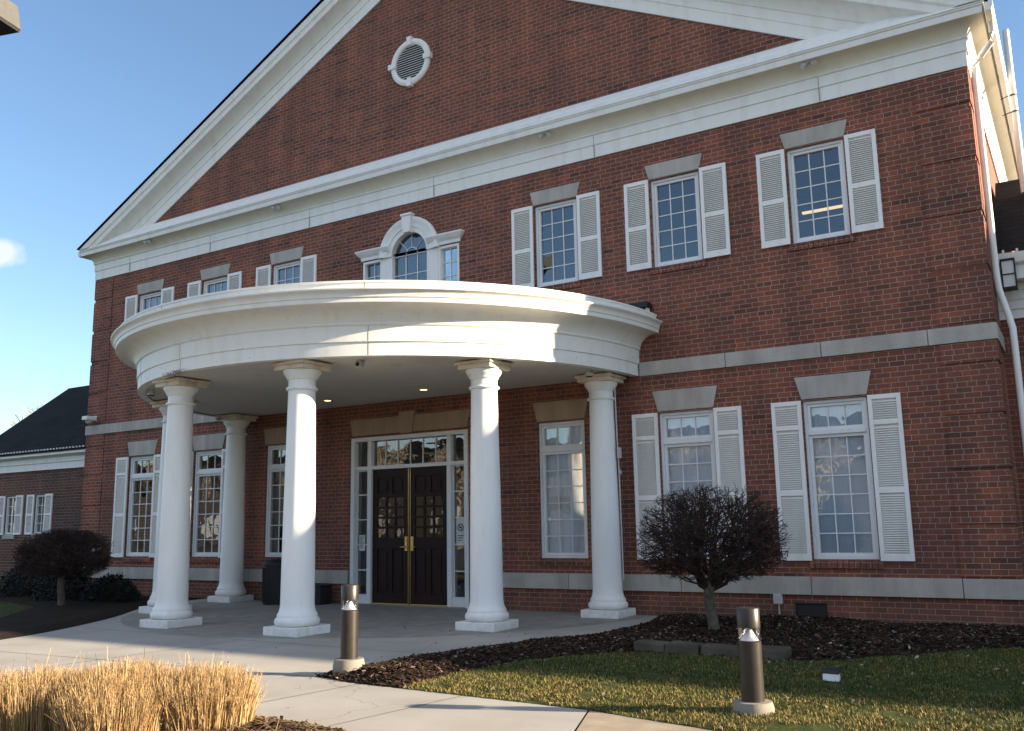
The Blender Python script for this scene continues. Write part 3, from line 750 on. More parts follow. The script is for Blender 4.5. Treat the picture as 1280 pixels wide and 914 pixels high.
# ---------------------------------------------------------------- entrance doors
fr = MB()
fr.box(-1.475,-1.385,-0.03,0.20,0.0,3.37); fr.box(1.385,1.475,-0.03,0.20,0.0,3.37); fr.box(-1.385,1.385,-0.03,0.20,3.29,3.37)
for s in (-1,1): fr.box(*sorted((s*0.955,s*1.055)), 0.0, 0.20, 0.0, 3.289)
fr.box(-0.954,0.954,0.005,0.20,2.70,2.775)
for s in (-1,1):
    fr.box(*sorted((s*1.056,s*1.384)), 0.005, 0.20, 2.70, 2.775); fr.box(*sorted((s*1.056,s*1.384)), 0.02, 0.20, 0.0, 0.17)
ent = build('entrance_frame', fr, M['frame'], house, bevel=0.005)
gl = MB(); pane(gl,-0.955,0.955,2.775,3.29,0.10)
mu = MB(); bars(mu,-0.955,0.955,2.775,3.29,6,1,0.08,0.098)
for s in (-1,1):
    a,b_ = sorted((s*1.055,s*1.385)); pane(gl,a,b_,2.775,3.29,0.10); pane(gl,a,b_,0.17,2.70,0.10); bars(mu,a,b_,0.17,2.70,1,5,0.08,0.098,0.022)
    frame_rect(mu, a+.002,b_-.002,0.172,2.698,0.022,0.075,0.099)
build('sidelight_panes', gl, M['glass'], ent, fix=False); build('muntins', mu, M['frame'], ent)
mb = MB(); mb.box(-1.33,-1.17,0.085,0.093,1.06,1.38); build('notice', mb, M['paper'], ent)
mb = MB(); mb.box(1.12,1.33,0.085,0.093,1.16,1.68)
no = build('notice', mb, M['paper'], ent)
mb = MB(); mb.lathe((1.225,0.082,1.50), [(0.055,0.0),(0.055,-0.004),(0.07,-0.004),(0.07,0.0)], 24, 'y')
mb.tube([(1.18,0.080,1.545),(1.27,0.080,1.455)], 0.006, 5); mb.box(1.20,1.25,0.079,0.083,1.485,1.515)
for j in range(3): mb.box(1.15,1.30-0.03*j,0.081,0.084,1.34-j*0.045,1.352-j*0.045)
build('mark', mb, M['ink'], ent)
mb = MB()
for j in range(6): mb.box(-1.315,-1.19-0.02*(j%3),0.081,0.084,1.33-j*0.04,1.342-j*0.04)
build('mark', mb, M['ink'], ent)
def door_leaf(s):
    x0, x1 = sorted((s*0.018, s*0.945)); d = MB(); w = x1-x0
    z0, z1 = 0.03, 2.69
    st = 0.125
    ya, yb = 0.055, 0.10
    d.box(x0,x0+st,ya,yb,z0,z1); d.box(x1-st,x1,ya,yb,z0,z1)
    rails = [(z0,0.22),(1.10,1.32),(2.12,2.20),(2.53,z1)]
    for a,b_ in rails: d.box(x0+st,x1-st,ya,yb,a,b_)
    xm = (x0+x1)/2
    d.box(xm-.05,xm+.05,ya,yb,0.22,1.10); d.box(xm-.05,xm+.05,ya,yb,2.20,2.53)
    for a,b_ in ((x0+st,xm-.05),(xm+.05,x1-st)):
        for p,q in ((0.22,1.10),(2.20,2.53)):
            d.box(a,b_,ya+0.022,yb-.004,p,q); d.box(a+.05,b_-.05,ya+.008,ya+.0215,p+.05,q-.05)
    o = build('door', d, M['door'], house, bevel=0.004)
    g = MB(); pane(g,x0+st,x1-st,1.32,2.12,ya+.02); build('pane', g, M['door_glass'], o, fix=False)
    b_ = MB(); bars(b_, x0+st,x1-st,1.32,2.12,3,4,ya+.002,ya+.0185,0.045); build('muntins', b_, M['door'], o)
    br = MB(); xe = s*0.018; br.box(*sorted((xe,xe+s*0.010)), ya-.006, ya-.0005, z0, z1); br.box(x0,x1,ya-.006,ya-.0005,0.012,0.035)
    build('brass_edge', br, M['brass'], o)
    h = MB(); xh = s*0.075
    h.box(xh-.032,xh+.032,ya-.014,ya-.0006,1.06,1.34)
    h.tube([(xh,ya-.014,1.14),(xh,ya-.06,1.14),(xh+s*0.11,ya-.062,1.135)], 0.013, 8); h.lathe((xh,ya-.014,1.26),[(0.0,-0.016),(0.022,-0.016),(0.024,0)],12,'y')
    build('handle', h, M['brass'], o, bevel=0.003)
for s in (-1,1): door_leaf(s)
mb = MB(); mb.box(-1.38,1.38,-0.06,0.2,0.0,0.018); build('threshold', mb, simple('threshold_metal',(0.30,0.26,0.18),0.45,0.6), house)

# downspouts on the right corner, foundation vent
mb = MB(); mb.tube([(XW+.40,0.10,8.92),(XW+.40,0.10,8.72),(XW+.37,0.14,8.60),(XW+.20,0.22,8.44),(XW+.11,0.26,8.32),(XW+.09,0.27,8.15),(XW+.09,0.27,5.0),(XW+.105,0.27,4.80),(XW+.19,0.27,4.40),(XW+.225,0.27,4.22),(XW+.23,0.27,0.05)], 0.048, 10)
build('downspout', mb, M['white'], house, smooth=60)
mb = MB(); mb.tube([(XW+.41,7.2,8.92),(XW+.41,7.2,8.65),(XW+.36,7.2,8.5),(XW+.24,7.2,8.3),(XW+.24,7.2,8.1)], 0.048, 10)
build('downspout', mb, M['white'], house, smooth=60)
mb = MB(); frame_rect(mb, 7.55,8.02,0.08,0.28,0.02,-0.02,0.0)
for i in range(6): mb.add([(7.57,-0.015,0.105+i*.027),(8.0,-0.015,0.105+i*.027),(8.0,-0.002,0.125+i*.027),(7.57,-0.002,0.125+i*.027)],[(0,1,2,3)])
mb.add([(7.55,-0.003,0.08),(8.02,-0.003,0.08),(8.02,-0.003,0.28),(7.55,-0.003,0.28)],[(0,1,2,3)])
build('foundation_vent', mb, M['black'], house)

# ================================================================= PORTICO
port = thing('entrance_portico', 'white half round columned portico over the dark double doors', 'portico', (0,-2.4,0))
RC = 5.10
prof = [(4.96,4.05),(RC,4.05),(RC,4.252),(RC+.022,4.262),(RC+.022,4.50),(RC+.035,4.505),(RC+.05,4.525),(RC+.045,4.545)]
def half(mb, prof, n=96): return mb.lathe((0,0.0,0), prof, n, 'z', -pi, 0)
e = build('entablature', half(MB(), prof), M['entab'], port, smooth=30)
mb = half(MB(), [(RC+.045,4.545),(RC+.055,4.58),(RC+.085,4.64),(RC+.14,4.70),(RC+.22,4.745),(RC+.30,4.763),(RC+.40,4.768)])
build('cornice_cove', mb, M['entab'], e, smooth=40)
mb = half(MB(), [(RC+.40,4.768),(RC+.405,4.775),(RC+.41,4.835),(RC+.425,4.845),(RC+.43,4.89),(RC+.45,4.92),(RC+.49,4.945),(RC+.495,4.965),(RC+.37,4.985),(RC+.37,5.07),(RC+.385,5.075),(RC+.385,5.10),(RC+.36,5.11)])
build('cornice_crown', mb, M['entab'], e, smooth=30)
mb = MB(); pts = [((RC+.362)*cos(-pi*i/72), (RC+.362)*sin(-pi*i/72)) for i in range(73)]
mb.prism_z(pts, 5.06, 5.108); build('roof', mb, simple('grey_membrane',(0.30,0.30,0.30),0.8), port)
mb = MB(); pts = [(4.97*cos(-pi*i/72), 4.97*sin(-pi*i/72)-0.002) for i in range(73)]
mb.prism_z(pts, 4.072, 4.10); sof = build('soffit', mb, M['soffit'], port)
# short board joints on the curved fascia
mb = MB()
for t in (-2.62,-2.05,-1.70,-1.02,-0.55):
    for r,z0,z1 in ((RC+.0005,4.06,4.25),(RC+.0225,4.27,4.50),(RC+.371,4.99,5.07)):
        c_ = Vector((cos(t),sin(t))); tn = Vector((-sin(t),cos(t)))*0.004
        p = [c_*r-tn, c_*r+tn, c_*(r+.002)+tn, c_*(r+.002)-tn]
        build('board_joint', MB().prism_z([(q.x,q.y) for q in p], z0, z1), M['bj'], e)
# recessed lights
def can(x, y, lit):
    mb = MB(); mb.lathe((x,y,4.072), [(0.105,-0.001),(0.105,-0.012),(0.082,-0.012),(0.078,-0.002)], 28)
    o = build('recessed_light', mb, M['brass'] if lit else M['soffit'], port, smooth=40)
    g = MB(); g.lathe((x,y,4.0695), [(0.0,0.0),(0.079,0.0)], 24); build('lens', g, M['glow'] if lit else M['greybox'], o)
for x,y,lit in ((-1.30,-0.95,True),(1.12,-0.95,True),(0.0,-4.0,False),(2.41,-3.37,False),(3.87,-1.2,False),(-2.41,-3.37,False),(-3.87,-1.2,False)): can(x,y,lit)
# columns
def column(x, y):
    o = MB(); prof = [(0.262,0.36),(0.253,0.40),(0.25,0.46)]
    for i in range(1,13):
        t = i/12; prof.append((0.25-0.043*t**1.35, 0.46+3.14*t))
    prof += [(0.207,3.62)]
    o.lathe((x,y,0), prof, 40)
    sh = build('column', o, M['column'], port, smooth=60)
    b = MB(); b.box(x-.345,x+.345,y-.345,y+.345,0.0,0.125); build('plinth', b, M['column'], sh, bevel=0.008)
    b = MB(); b.lathe((x,y,0), [(0.27,0.125),(0.305,0.13),(0.328,0.155),(0.334,0.19),(0.325,0.225),(0.30,0.25),(0.296,0.252),(0.296,0.285),(0.288,0.30),(0.27,0.33),(0.262,0.36)], 40); build('base', b, M['column'], sh, smooth=50)
    b = MB(); b.lathe((x,y,0), [(0.207,3.62),(0.230,3.625),(0.243,3.64),(0.243,3.655),(0.230,3.67),(0.208,3.675),(0.208,3.78),(0.225,3.785),(0.232,3.80),(0.235,3.82),(0.262,3.85),(0.285,3.895),(0.288,3.93),(0.0,3.931)], 40); build('capital', b, M['column'], sh, smooth=50)
    b = MB(); b.box(x-.30,x+.30,y-.30,y+.30,3.932,4.0); b.box(x-.335,x+.335,y-.335,y+.335,4.0,4.049); build('abacus', b, M['capital'], sh, bevel=0.006)
for x,y in ((1.41,-4.42),(-1.41,-4.42),(3.68,-2.76),(-3.68,-2.76),(4.55,-0.40),(-4.55,-0.40)): column(x,y)

# ================================================================= WINGS
lw = thing('brick_wing', 'low brown brick wing with dark shingle roof left of the main building', 'building', (-14.2,5,0))
LX0, LX1, LY = -17.7, -10.66, 1.0
lh = [(-14.44,-13.96,1.52,2.62),(-15.93,-15.42,1.52,2.62)]
mb = MB(); wall_with_holes(mb, LX0, LX1, -0.1, 3.4, lh, LY, 0.25)
mb.add([(LX0,LY,-.1),(LX0,LY,3.4),(LX0,LY+6,3.4),(LX0,LY+6,-.1)],[(0,1,2,3)]); mb.add([(LX0,LY,3.4),(LX0,LY+3,6.2),(LX0,LY+6,3.4)],[(0,1,2)])
mb.add([(LX0,LY+.26,0),(LX1,LY+.26,0),(LX1,LY+.9,3.3),(LX0,LY+.9,3.3)],[(3,2,1,0)])
build('wall', mb, M['brick_pale'], lw, fix=False)
mb = MB(); prof = [(0.02,3.33),(0.05,3.33),(0.05,3.52),(0.08,3.53),(0.08,3.66),(0.14,3.70),(0.22,3.72),(0.25,3.73),(0.25,3.86),(0.20,3.87)]
mb.sweep(prof, lambda d: [(LX0-d,LY+7),(LX0-d,LY-d),(LX1,LY-d)]); build('fascia', mb, M['white'], lw, smooth=30)
mb = MB(); za, zb, ym = 3.85, 6.43, LY+3
mb.add([(LX0-.2,LY-.28,za),(LX1,LY-.28,za),(LX1,ym,zb),(LX0-.2,ym,zb),(LX0-.2,LY+6.3,za),(LX1,LY+6.3,za)], [(0,1,2,3),(3,2,5,4)])
mb.add([(LX0-.2,LY-.28,za-.05),(LX1,LY-.28,za-.05),(LX0-.2,LY-.28,za),(LX1,LY-.28,za)], [(0,1,3,2)])
build('roof', mb, M['shingle'], lw)
mb = MB()
for i in range(46): mb.box(LX0+i*0.152, LX0+i*0.152+0.05, LY-.285, LY-.25, 3.865, 3.905)
build('roof_drip_edge', mb, M['white'], lw)
for a,b_,z0,z1 in lh:
    f_ = MB(); frame_rect(f_, a,b_,z0,z1,0.045,LY+.02,LY+.15); g = MB(); pane(g,a+.045,b_-.045,z0+.045,z1-.045,LY+.08); u = MB(); bars(u,a+.045,b_-.045,z0+.045,z1-.045,2,4,LY+.06,LY+.078)
    w = build('window', f_, M['frame'], lw); build('pane', g, M['glass'], w, fix=False); build('muntins', u, M['frame'], w)
    s_ = MB(); s_.box(a-.05,b_+.05,LY-.03,LY+.02,z0-.14,z0-.002); build('sill', s_, M['stone'], w)
    for q in (a-.39, b_+.03):
        p = MB(); frame_rect(p,q,q+.36,z0-.02,z1+.02,0.05,LY-.04,LY-.003); p.box(q+.05,q+.31,LY-.04,LY-.003,2.03,2.09)
        so = build('shutter', p, M['shutter'], lw); t = MB()
        for i in range(32): t.add([(q+.05,LY-.034,z0+.03+i*.034),(q+.31,LY-.034,z0+.03+i*.034),(q+.31,LY-.01,z0+.056+i*.034),(q+.05,LY-.01,z0+.056+i*.034)],[(0,1,2,3)])
        build('slats', t, M['slat'], so, fix=False)

rw = thing('brick_wing', 'lower wing with dark steep roof and white siding right of the main building corner', 'building', (24,5,0))
RY = 1.35
mb = MB(); mb.add([(XW+.01,RY,-.1),(46,RY,-.1),(46,RY,4.55),(XW+.01,RY,4.55)],[(0,1,2,3)])
mb.add([(46,RY,-.1),(46,9,-.1),(46,9,5.5),(46,RY,5.5)],[(0,1,2,3)])
build('wall', mb, M['brick'], rw, fix=False)
mb = MB(); z = 4.55
while z < 5.25:
    mb.add([(XW+.01,RY-.035,z),(46,RY-.035,z),(46,RY-.012,z+.15),(XW+.01,RY-.012,z+.15),(XW+.01,RY,z),(46,RY,z)],[(0,1,2,3),(4,5,1,0)]); z += 0.15
build('siding', mb, M['white'], rw, fix=False)
mb = MB(); prof = [(0.0,5.12),(0.28,5.12),(0.28,5.33),(0.31,5.34),(0.36,5.37),(0.38,5.44),(0.38,5.52),(0.34,5.53)]
mb.sweep(prof, lambda d: [(XW+.06,RY-d),(46,RY-d)]); build('fascia', mb, M['white'], rw, smooth=30)
mb = MB()
mb.add([(XW+.06,RY-.36,5.54),(14.5,RY-.36,5.54),(14.5,3.4,7.45),(XW+.06,3.4,7.45),(14.5,9,7.5),(XW+.06,9,7.5)],[(0,1,2,3),(3,2,4,5)])
mb.add([(14.5,RY-.36,5.55),(46.3,RY-.36,5.55),(46.3,3.3,8.34),(14.5,3.3,8.34),(46.3,9.3,5.5),(14.5,9.3,5.5)],[(0,1,2,3),(3,2,4,5)])
mb.add([(14.5,RY-.36,5.5),(14.5,3.3,8.34),(14.5,9.3,5.5)],[(0,1,2)]); mb.add([(46.3,RY-.36,5.5),(46.3,9.3,5.5),(46.3,3.3,8.34)],[(0,1,2)])
build('roof', mb, M['shingle'], rw, fix=False)
mb = MB()
for i in range(12): mb.box(XW+.16+i*0.19, XW+.19+i*0.19, RY-.37, RY-.33, 5.53, 5.575)
build('gutter_clips', mb, M['white'], rw)
mb = MB(); mb.tube([(11.17,2.5,6.9),(11.17,2.5,9.86)], 0.055, 10); vp = build('vent_pipe', mb, M['white'], rw, smooth=50)
mb = MB()
for z in (8.35,8.65): mb.tube([(11.17,2.44,z),(11.10,2.42,z-.02),(10.98,2.40,z-.06)], 0.008, 5); mb.lathe((11.17,2.5,z),[(0.058,-.012),(0.062,0),(0.058,.012)],12)
build('strap', mb, M['black'], vp)

# ================================================================= SMALL FIXTURES (things on the building)
def eave_light(x, label):
    t = thing('floodlight', label, 'floodlight', (x,-0.2,8.86), 'small floodlights under the cornice')
    mb = MB(); mb.box(x-.05,x+.05,-0.25,-0.15,8.862,8.884); build('base', mb, M['greybox'], t)
    for s in (-1,1):
        mb = MB(); mb.tube([(x+s*.03,-0.2,8.865),(x+s*.07,-.24,8.83),(x+s*.10,-.28,8.80)], [0.02,0.04,0.05], 10); build('lamp_head', mb, M['greybox'], t, smooth=50)
for x, l in ((-8.22,'small twin floodlight under the cornice nearest its left end'), (-3.65,'small twin floodlight under the cornice up left of the arched window'),
             (3.48,'small twin floodlight under the cornice above the window nearest the porch roof'), (8.42,'small twin floodlight under the cornice above the rightmost upper window')): eave_light(x,l)

t = thing('security_camera', 'white bracket-mounted security camera on brick at the far left corner', 'camera', (-10.3,-0.05,4.36))
mb = MB(); mb.box(-10.36,-10.24,-0.06,0.0,4.38,4.52); build('bracket', mb, M['white'], t, bevel=0.006)
mb = MB(); mb.box(-10.42,-10.2,-0.34,-0.06,4.40,4.50); build('housing', mb, M['white'], t, bevel=0.012)
mb = MB(); mb.lathe((-10.31,-0.2,4.40),[(0.09,0.0),(0.085,-0.05),(0.05,-0.09),(0.0,-0.10)],18); build('dome', mb, M['greybox'], t, smooth=True)
def sensor(x,y,label,kind):
    t = thing(kind[0], label, kind[1], (x,y,4.07))
    mb = MB(); mb.lathe((x,y,4.071),[(0.055,-0.001),(0.055,-0.02),(0.0,-0.021)],16); build('base', mb, M['greybox'], t, smooth=40)
    if kind[0] == 'security_camera':
        mb = MB(); mb.box(x-.06,x+.06,y-.05,y+.05,3.95,4.05); build('housing', mb, M['greybox'], t, bevel=0.01)
        mb = MB(); mb.lathe((x,y-.051,4.0),[(0.0,-0.012),(0.03,-0.012),(0.034,0)],14,'y'); build('lens', mb, M['black'], t)
    else:
        mb = MB(); mb.lathe((x,y,4.05),[(0.05,0),(0.075,-0.05),(0.07,-0.08),(0.0,-0.085)],18); build('lamp_head', mb, M['greybox'], t, smooth=40)
        mb = MB(); mb.lathe((x,y,3.966),[(0.055,0.0),(0.05,-0.008),(0.0,-0.012)],14); build('lens', mb, M['black'], t, smooth=40)
sensor(2.24,-4.04,'small boxy grey camera under the portico soffit between the two front columns',('security_camera','camera'))
sensor(-2.74,-4.02,'small round lamp under the portico soffit at its left front edge',('spotlight','spotlight'))
sensor(4.64,-1.0,'small round lamp under the portico soffit beside the column nearest the tree',('spotlight','spotlight'))
sensor(-4.75,-0.75,'small round lamp under the portico soffit by the far left wall column',('spotlight','spotlight'))

t = thing('floodlight', 'black box floodlight on the portico roof against the brick wall', 'floodlight', (5.2,-0.15,5.11))
mb = MB(); mb.box(4.98,5.42,-0.26,-0.03,5.20,5.30); build('housing', mb, M['black'], t, bevel=0.008)
mb = MB(); mb.box(5.36,5.40,-0.2,-0.1,5.109,5.20); mb.box(5.0,5.04,-0.2,-0.1,5.109,5.20); build('bracket', mb, M['white'], t)

t = thing('wall_lantern', 'black framed white wall lantern beside the downspout at the right corner', 'lantern', (11.0,1.2,4.6))
lx, ly = 10.87, 0.93
mb = MB(); mb.box(lx-.02,lx+.02,ly-.02,RY-.02,5.0,5.03); mb.box(lx-.10,lx+.10,ly-.1,ly+.1,4.93,4.96); mb.box(lx-.10,lx+.10,ly-.1,ly+.1,5.37,5.40)
for a in (-.09,.09):
    for b_ in (-.09,.09): mb.box(lx+a-.008,lx+a+.008,ly+b_-.008,ly+b_+.008,4.96,5.37)
mb.box(lx-.096,lx+.096,ly-.096,ly+.096,5.15,5.165); build('cage', mb, M['black'], t)
mb = MB(); mb.box(lx-.078,lx+.078,ly-.078,ly+.078,4.961,5.369); build('shade', mb, simple('frosted_white_glass',(0.7,0.72,0.72),0.3,0,0.05), t)

t = thing('outlet_box', 'small grey weatherproof outlet box low on the brick behind the tree', 'outlet box', (7.3,-0.05,0.27))
mb = MB(); mb.box(7.24,7.36,-0.07,0.0,0.26,0.40); build('box', mb, M['greybox'], t, bevel=0.008)
mb = MB(); mb.box(7.232,7.368,-0.10,-0.071,0.255,0.405); build('cover', mb, M['greybox'], t, bevel=0.01)
mb = MB(); mb.tube([(7.3,-0.03,0.26),(7.3,-0.03,0.0)],0.014,8); build('conduit', mb, M['greybox'], t)

# conduit with brackets on the back of the column by the tree
tag(build('conduit', MB().tube([(4.79,-.35,3.95),(4.80,-.35,3.0),(4.82,-.36,2.4),(4.83,-.36,0.6)],0.012,6), M['greybox'], None, smooth=60), 'thin grey conduit running down the back of the rightmost column', 'conduit')
mb = MB(); mb.box(4.81,4.86,-.40,-.32,2.62,2.80); mb.box(4.82,4.85,-.39,-.33,2.35,2.42); tag(build('junction_box', mb, M['greybox'], None, bevel=0.004), 'small grey junction box on the rightmost column', 'junction box')

# trash can, low ash bin
t = thing('trash_can', 'tall black slatted trash can behind the front left column', 'trash can', (-2.98,-0.62,0))
mb = MB(); mb.lathe((-2.98,-0.62,0),[(0.0,0.0),(0.24,0.0),(0.245,0.03),(0.255,0.78),(0.25,0.79)],28); bd = build('body', mb, M['black'], t, smooth=40)
mb = MB()
for i in range(28):
    a = 2*pi*i/28; c_ = Vector((cos(a),sin(a),0)); mb.tube([Vector((-2.98,-.62,.05))+c_*.252, Vector((-2.98,-.62,.75))+c_*.262],0.011,4)
build('slats', mb, M['black'], bd)
mb = MB(); mb.lathe((-2.98,-0.62,0),[(0.27,0.78),(0.275,0.82),(0.26,0.86),(0.20,0.90),(0.12,0.91),(0.12,0.86)],28); build('lid', mb, M['black'], t, smooth=40)
t = thing('planter_box', 'low black planter box beside the trash can at the wall', 'planter', (-1.95,-0.3,0))
mb = MB(); mb.box(-2.20,-1.86,-0.48,-0.14,0.0,0.36); build('body', mb, M['black'], t, bevel=0.02)
mb = MB(); mb.box(-2.22,-1.84,-0.50,-0.12,0.362,0.39); build('rim', mb, M['black'], t, bevel=0.01)

# bollard lights
def bollard(x, y, label, H=0.82, base=(0.16,0.10), tilt=0):
    t = thing('bollard_light', label, 'bollard light', (x,y,0), 'bollard lights beside the walk')
    r = 0.093
    b = MB(); b.lathe((x,y,0),[(0.0,-0.02),(base[0]*1.05,-0.02),(base[0]*1.02,base[1]*.6),(base[0]*.93,base[1]),(0.0,base[1]+.004)],30); build('concrete_base', b, M['concrete'], t, smooth=40)
    b = MB(); b.lathe((x,y,0),[(r,base[1]),(r,H-.265),(r*.9,H-.258),(0.0,H-.258)],30); build('post', b, M['bronze'], t, smooth=40)
    b = MB(); b.lathe((x,y,0),[(r*.97,H-.258),(r*.97,H-.152)],30); build('lens', b, M['clear'], t, smooth=True)
    b = MB(); b.lathe((x,y,0),[(r*.80,H-.257),(r*.62,H-.235),(r*.36,H-.19),(r*.18,H-.165),(r*.12,H-.152)],24); build('reflector', b, M['chrome'], t, smooth=True)
    b = MB(); b.lathe((x,y,0),[(0.0,H-.152),(r,H-.152),(r,H-.006),(r*.95,H),(0.0,H+.002)],30); build('cap', b, M['bronze'], t, smooth=40)
    return t
bollard(9.08,-7.07,'bronze bollard light on the lawn in front of the clipped tree', 0.83)
bollard(4.72,-7.0,'bronze bollard light on a taller concrete footing at the walk corner before the doors', 0.93, (0.165,0.17))

# ground spotlight
t = thing('ground_spotlight', 'small white and black landscape spotlight lying in the grass', 'spotlight', (9.31,-5.4,0))
gx, gy = 9.31,-5.4
mb = MB(); mb.add([(gx-.10,gy-.07,.03),(gx+.10,gy-.05,.03),(gx+.09,gy+.09,.03),(gx-.09,gy+.08,.03),(gx-.10,gy-.05,.12),(gx+.10,gy-.03,.115),(gx+.09,gy+.09,.14),(gx-.09,gy+.08,.14)],[(0,3,2,1),(4,5,6,7),(0,1,5,4),(1,2,6,5),(2,3,7,6),(3,0,4,7)])
build('housing', mb, simple('spot_white',(0.7,0.7,0.7),0.5), t, bevel=0.012)
mb = MB(); mb.add([(gx-.115,gy-.06,.122),(gx+.115,gy-.04,.118),(gx+.105,gy+.10,.145),(gx-.105,gy+.09,.145),(gx-.10,gy-.04,.165),(gx+.10,gy-.02,.16),(gx+.09,gy+.09,.18),(gx-.09,gy+.08,.18)],[(0,3,2,1),(4,5,6,7),(0,1,5,4),(1,2,6,5),(2,3,7,6),(3,0,4,7)])
build('hood', mb, M['black'], t, bevel=0.012)
mb = MB(); mb.tube([(gx,gy,.05),(gx,gy,-.08)],0.012,6); build('stake', mb, M['black'], t); t.scale = (0.74,0.74,0.8)

# landscape blocks in front of the tree
rnd = random.Random(5)
labels = ['leftmost weathered concrete edging block in front of the clipped tree','second concrete edging block from the left in front of the clipped tree','third concrete edging block from the left, directly below the tree trunk','rightmost weathered concrete edging block, behind the lawn bollard']
xs = [6.72,7.12,7.55,8.05,8.55]
for i in range(4):
    a, b_ = xs[i]+.008, xs[i+1]-.008
    mb = MB(); j = lambda: rnd.uniform(-.015,.015)
    mb.add([(a+j(),-4.22+j(),-.02),(b_+j(),-4.22+j(),-.02),(b_+j(),-3.94,-.02),(a+j(),-3.94,-.02),(a+j(),-4.19+j(),.12+j()),(b_+j(),-4.19+j(),.12+j()),(b_+j(),-3.95,.13+j()),(a+j(),-3.95,.13+j())],
           [(0,3,2,1),(4,5,6,7),(0,1,5,4),(1,2,6,5),(2,3,7,6),(3,0,4,7)])
    tag(build('edging_block', mb, M['block'], None, bevel=0.022), labels[i], 'edging block', 'edging blocks in front of the tree')

# parking-lot lamp whose head peeks in at the top left corner
t = thing('parking_lamp', 'grey shoebox parking lot lamp head peeking in at the top left corner of the sky', 'street lamp', (-3.6,-8.6,0))
mb = MB(); mb.lathe((-3.6,-8.6,0),[(0.22,0),(0.22,0.7),(0.0,0.72)],20); build('footing', mb, M['concrete'], t, smooth=40)
mb = MB(); mb.tube([(-3.6,-8.6,0.7),(-3.6,-8.6,9.3)],[0.09,0.06],12); build('pole', mb, M['bronze'], t, smooth=50)
mb = MB(); mb.tube([(-3.6,-8.6,9.12),(-1.75,-8.05,9.12)],0.035,8); build('arm', mb, M['bronze'], t, smooth=50)
d = Vector((1.85,.55,0)).normalized(); n_ = Vector((-d.y,d.x,0)); c0 = Vector((-1.98,-8.12,8.98))
def lampbox(z0,z1,s0,s1):
    v = []
    for z,s_ in ((z0,s0),(z1,s1)):
        for u_,w_ in ((0,-1),(1,-1),(1,1),(0,1)):
            v.append(c0 + d*(u_*0.78*s_ + (1-s_)*0.39) + n_*(w_*0.24*s_) + Vector((0,0,z)))
    return MB().add(v, [(0,3,2,1),(4,5,6,7),(0,1,5,4),(1,2,6,5),(2,3,7,6),(3,0,4,7)])
M['lampgrey'] = simple('lamp_housing_grey', (0.07,0.068,0.065), 0.6)
build('head', lampbox(-0.02,0.36,1.0,0.86), M['lampgrey'], t, bevel=0.012); build('door_frame', lampbox(-.06,-.021,0.94,0.97), M['black'], t)

# ================================================================= PLANTS
def clipped_tree(base, H0, Rx, Rz, zc, seed, label, low=0.45, dens=1.0, nlimb=13, name='clipped_tree'):
    rn = random.Random(seed); bx, by = base
    t = thing(name, label, 'tree', (bx,by,0))
    tr = MB(); pts = []; lean = rn.uniform(-.04,.04)
    for i in range(8):
        q = i/7; pts.append((bx+lean*q+0.015*sin(q*7), by+0.012*sin(q*5+1), -0.05+(H0+.1)*q))
    tr.tube(pts, [0.095,0.08,0.074,0.072,0.07,0.07,0.075,0.06], 12); build('trunk', tr, M['trunk'], t, smooth=True)
    top = Vector(pts[-1]); C = Vector((bx+.04,by,zc)); cr = MB()
    def clamp(p, f=1.0):
        d_ = p-C; rz = Rz if d_.z > 0 else Rz*low
        q = (sqrt((d_.x/Rx)**2+(d_.y/Rx)**2)**2.7+abs(d_.z/rz)**2.7)**(1/2.7)
        return C+d_*(f/q) if q > f else p
    def shell(a, el, f):
        rz = Rz if el > 0 else Rz*low
        k_ = f/(abs(cos(el))**2.7+abs(sin(el))**2.7)**(1/2.7)
        return C + Vector((Rx*cos(a)*cos(el), Rx*sin(a)*cos(el), rz*sin(el)))*k_
    def limb(p0, p1, r0, r1, seg, wob, sides=4):
        P = []; R__ = []
        for i in range(seg+1):
            q = i/seg; p = p0.lerp(p1,q) + Vector((rn.gauss(0,wob),rn.gauss(0,wob),rn.gauss(0,wob)))*(1 if 0<i<seg else 0)
            P.append(p); R__.append(r0+(r1-r0)*q)
        cr.tube(P, R__, sides, False); return P
    for li in range(nlimb):
        a = 2*pi*li/nlimb + rn.uniform(-.2,.2); el = rn.choice((-0.6,-0.45,-0.3,0.1,0.5,1.1)) if li%2 else rn.uniform(0.1,0.9)
        st = top + Vector((0,0,-rn.uniform(0,0.22)*H0))
        end = shell(a, el, 0.62)
        L = limb(st, end, rn.uniform(.026,.042), 0.015, 5, 0.045, 5)
        for si in range(int(8*dens)):
            o = L[1+si%5]; a2 = a+rn.gauss(0,.55); el2 = max(-1.2,min(1.5,el+rn.gauss(0,.45)))
            e2 = shell(a2, el2, rn.uniform(.78,.92))
            S = limb(o, e2, 0.011, 0.006, 4, 0.03, 3)
            for ti in range(int(8*dens)):
                o2 = S[2+ti%3]; d_ = (o2-C).normalized()
                e3 = clamp(o2 + Vector((rn.gauss(0,.16),rn.gauss(0,.16),rn.gauss(.02,.13))) + d_*0.10, rn.uniform(.9,1.0))
                T = limb(o2, e3, 0.0058, 0.0042, 2, 0.02, 3)
                for wi in range(4):
                    o3 = T[1+wi%2]; d3 = (o3-C).normalized()
                    e4 = clamp(o3 + Vector((rn.gauss(0,.055),rn.gauss(0,.055),rn.gauss(.02,.05))) + d3*rn.uniform(.04,.15), rn.uniform(.93,1.05)*(1+.07*noise.noise((o3-C)*2.2)))
                    cr.tube([o3,e4],[0.0042,0.003],3,False)
    build('crown', cr, M['bark'], t, fix=False)
    return t
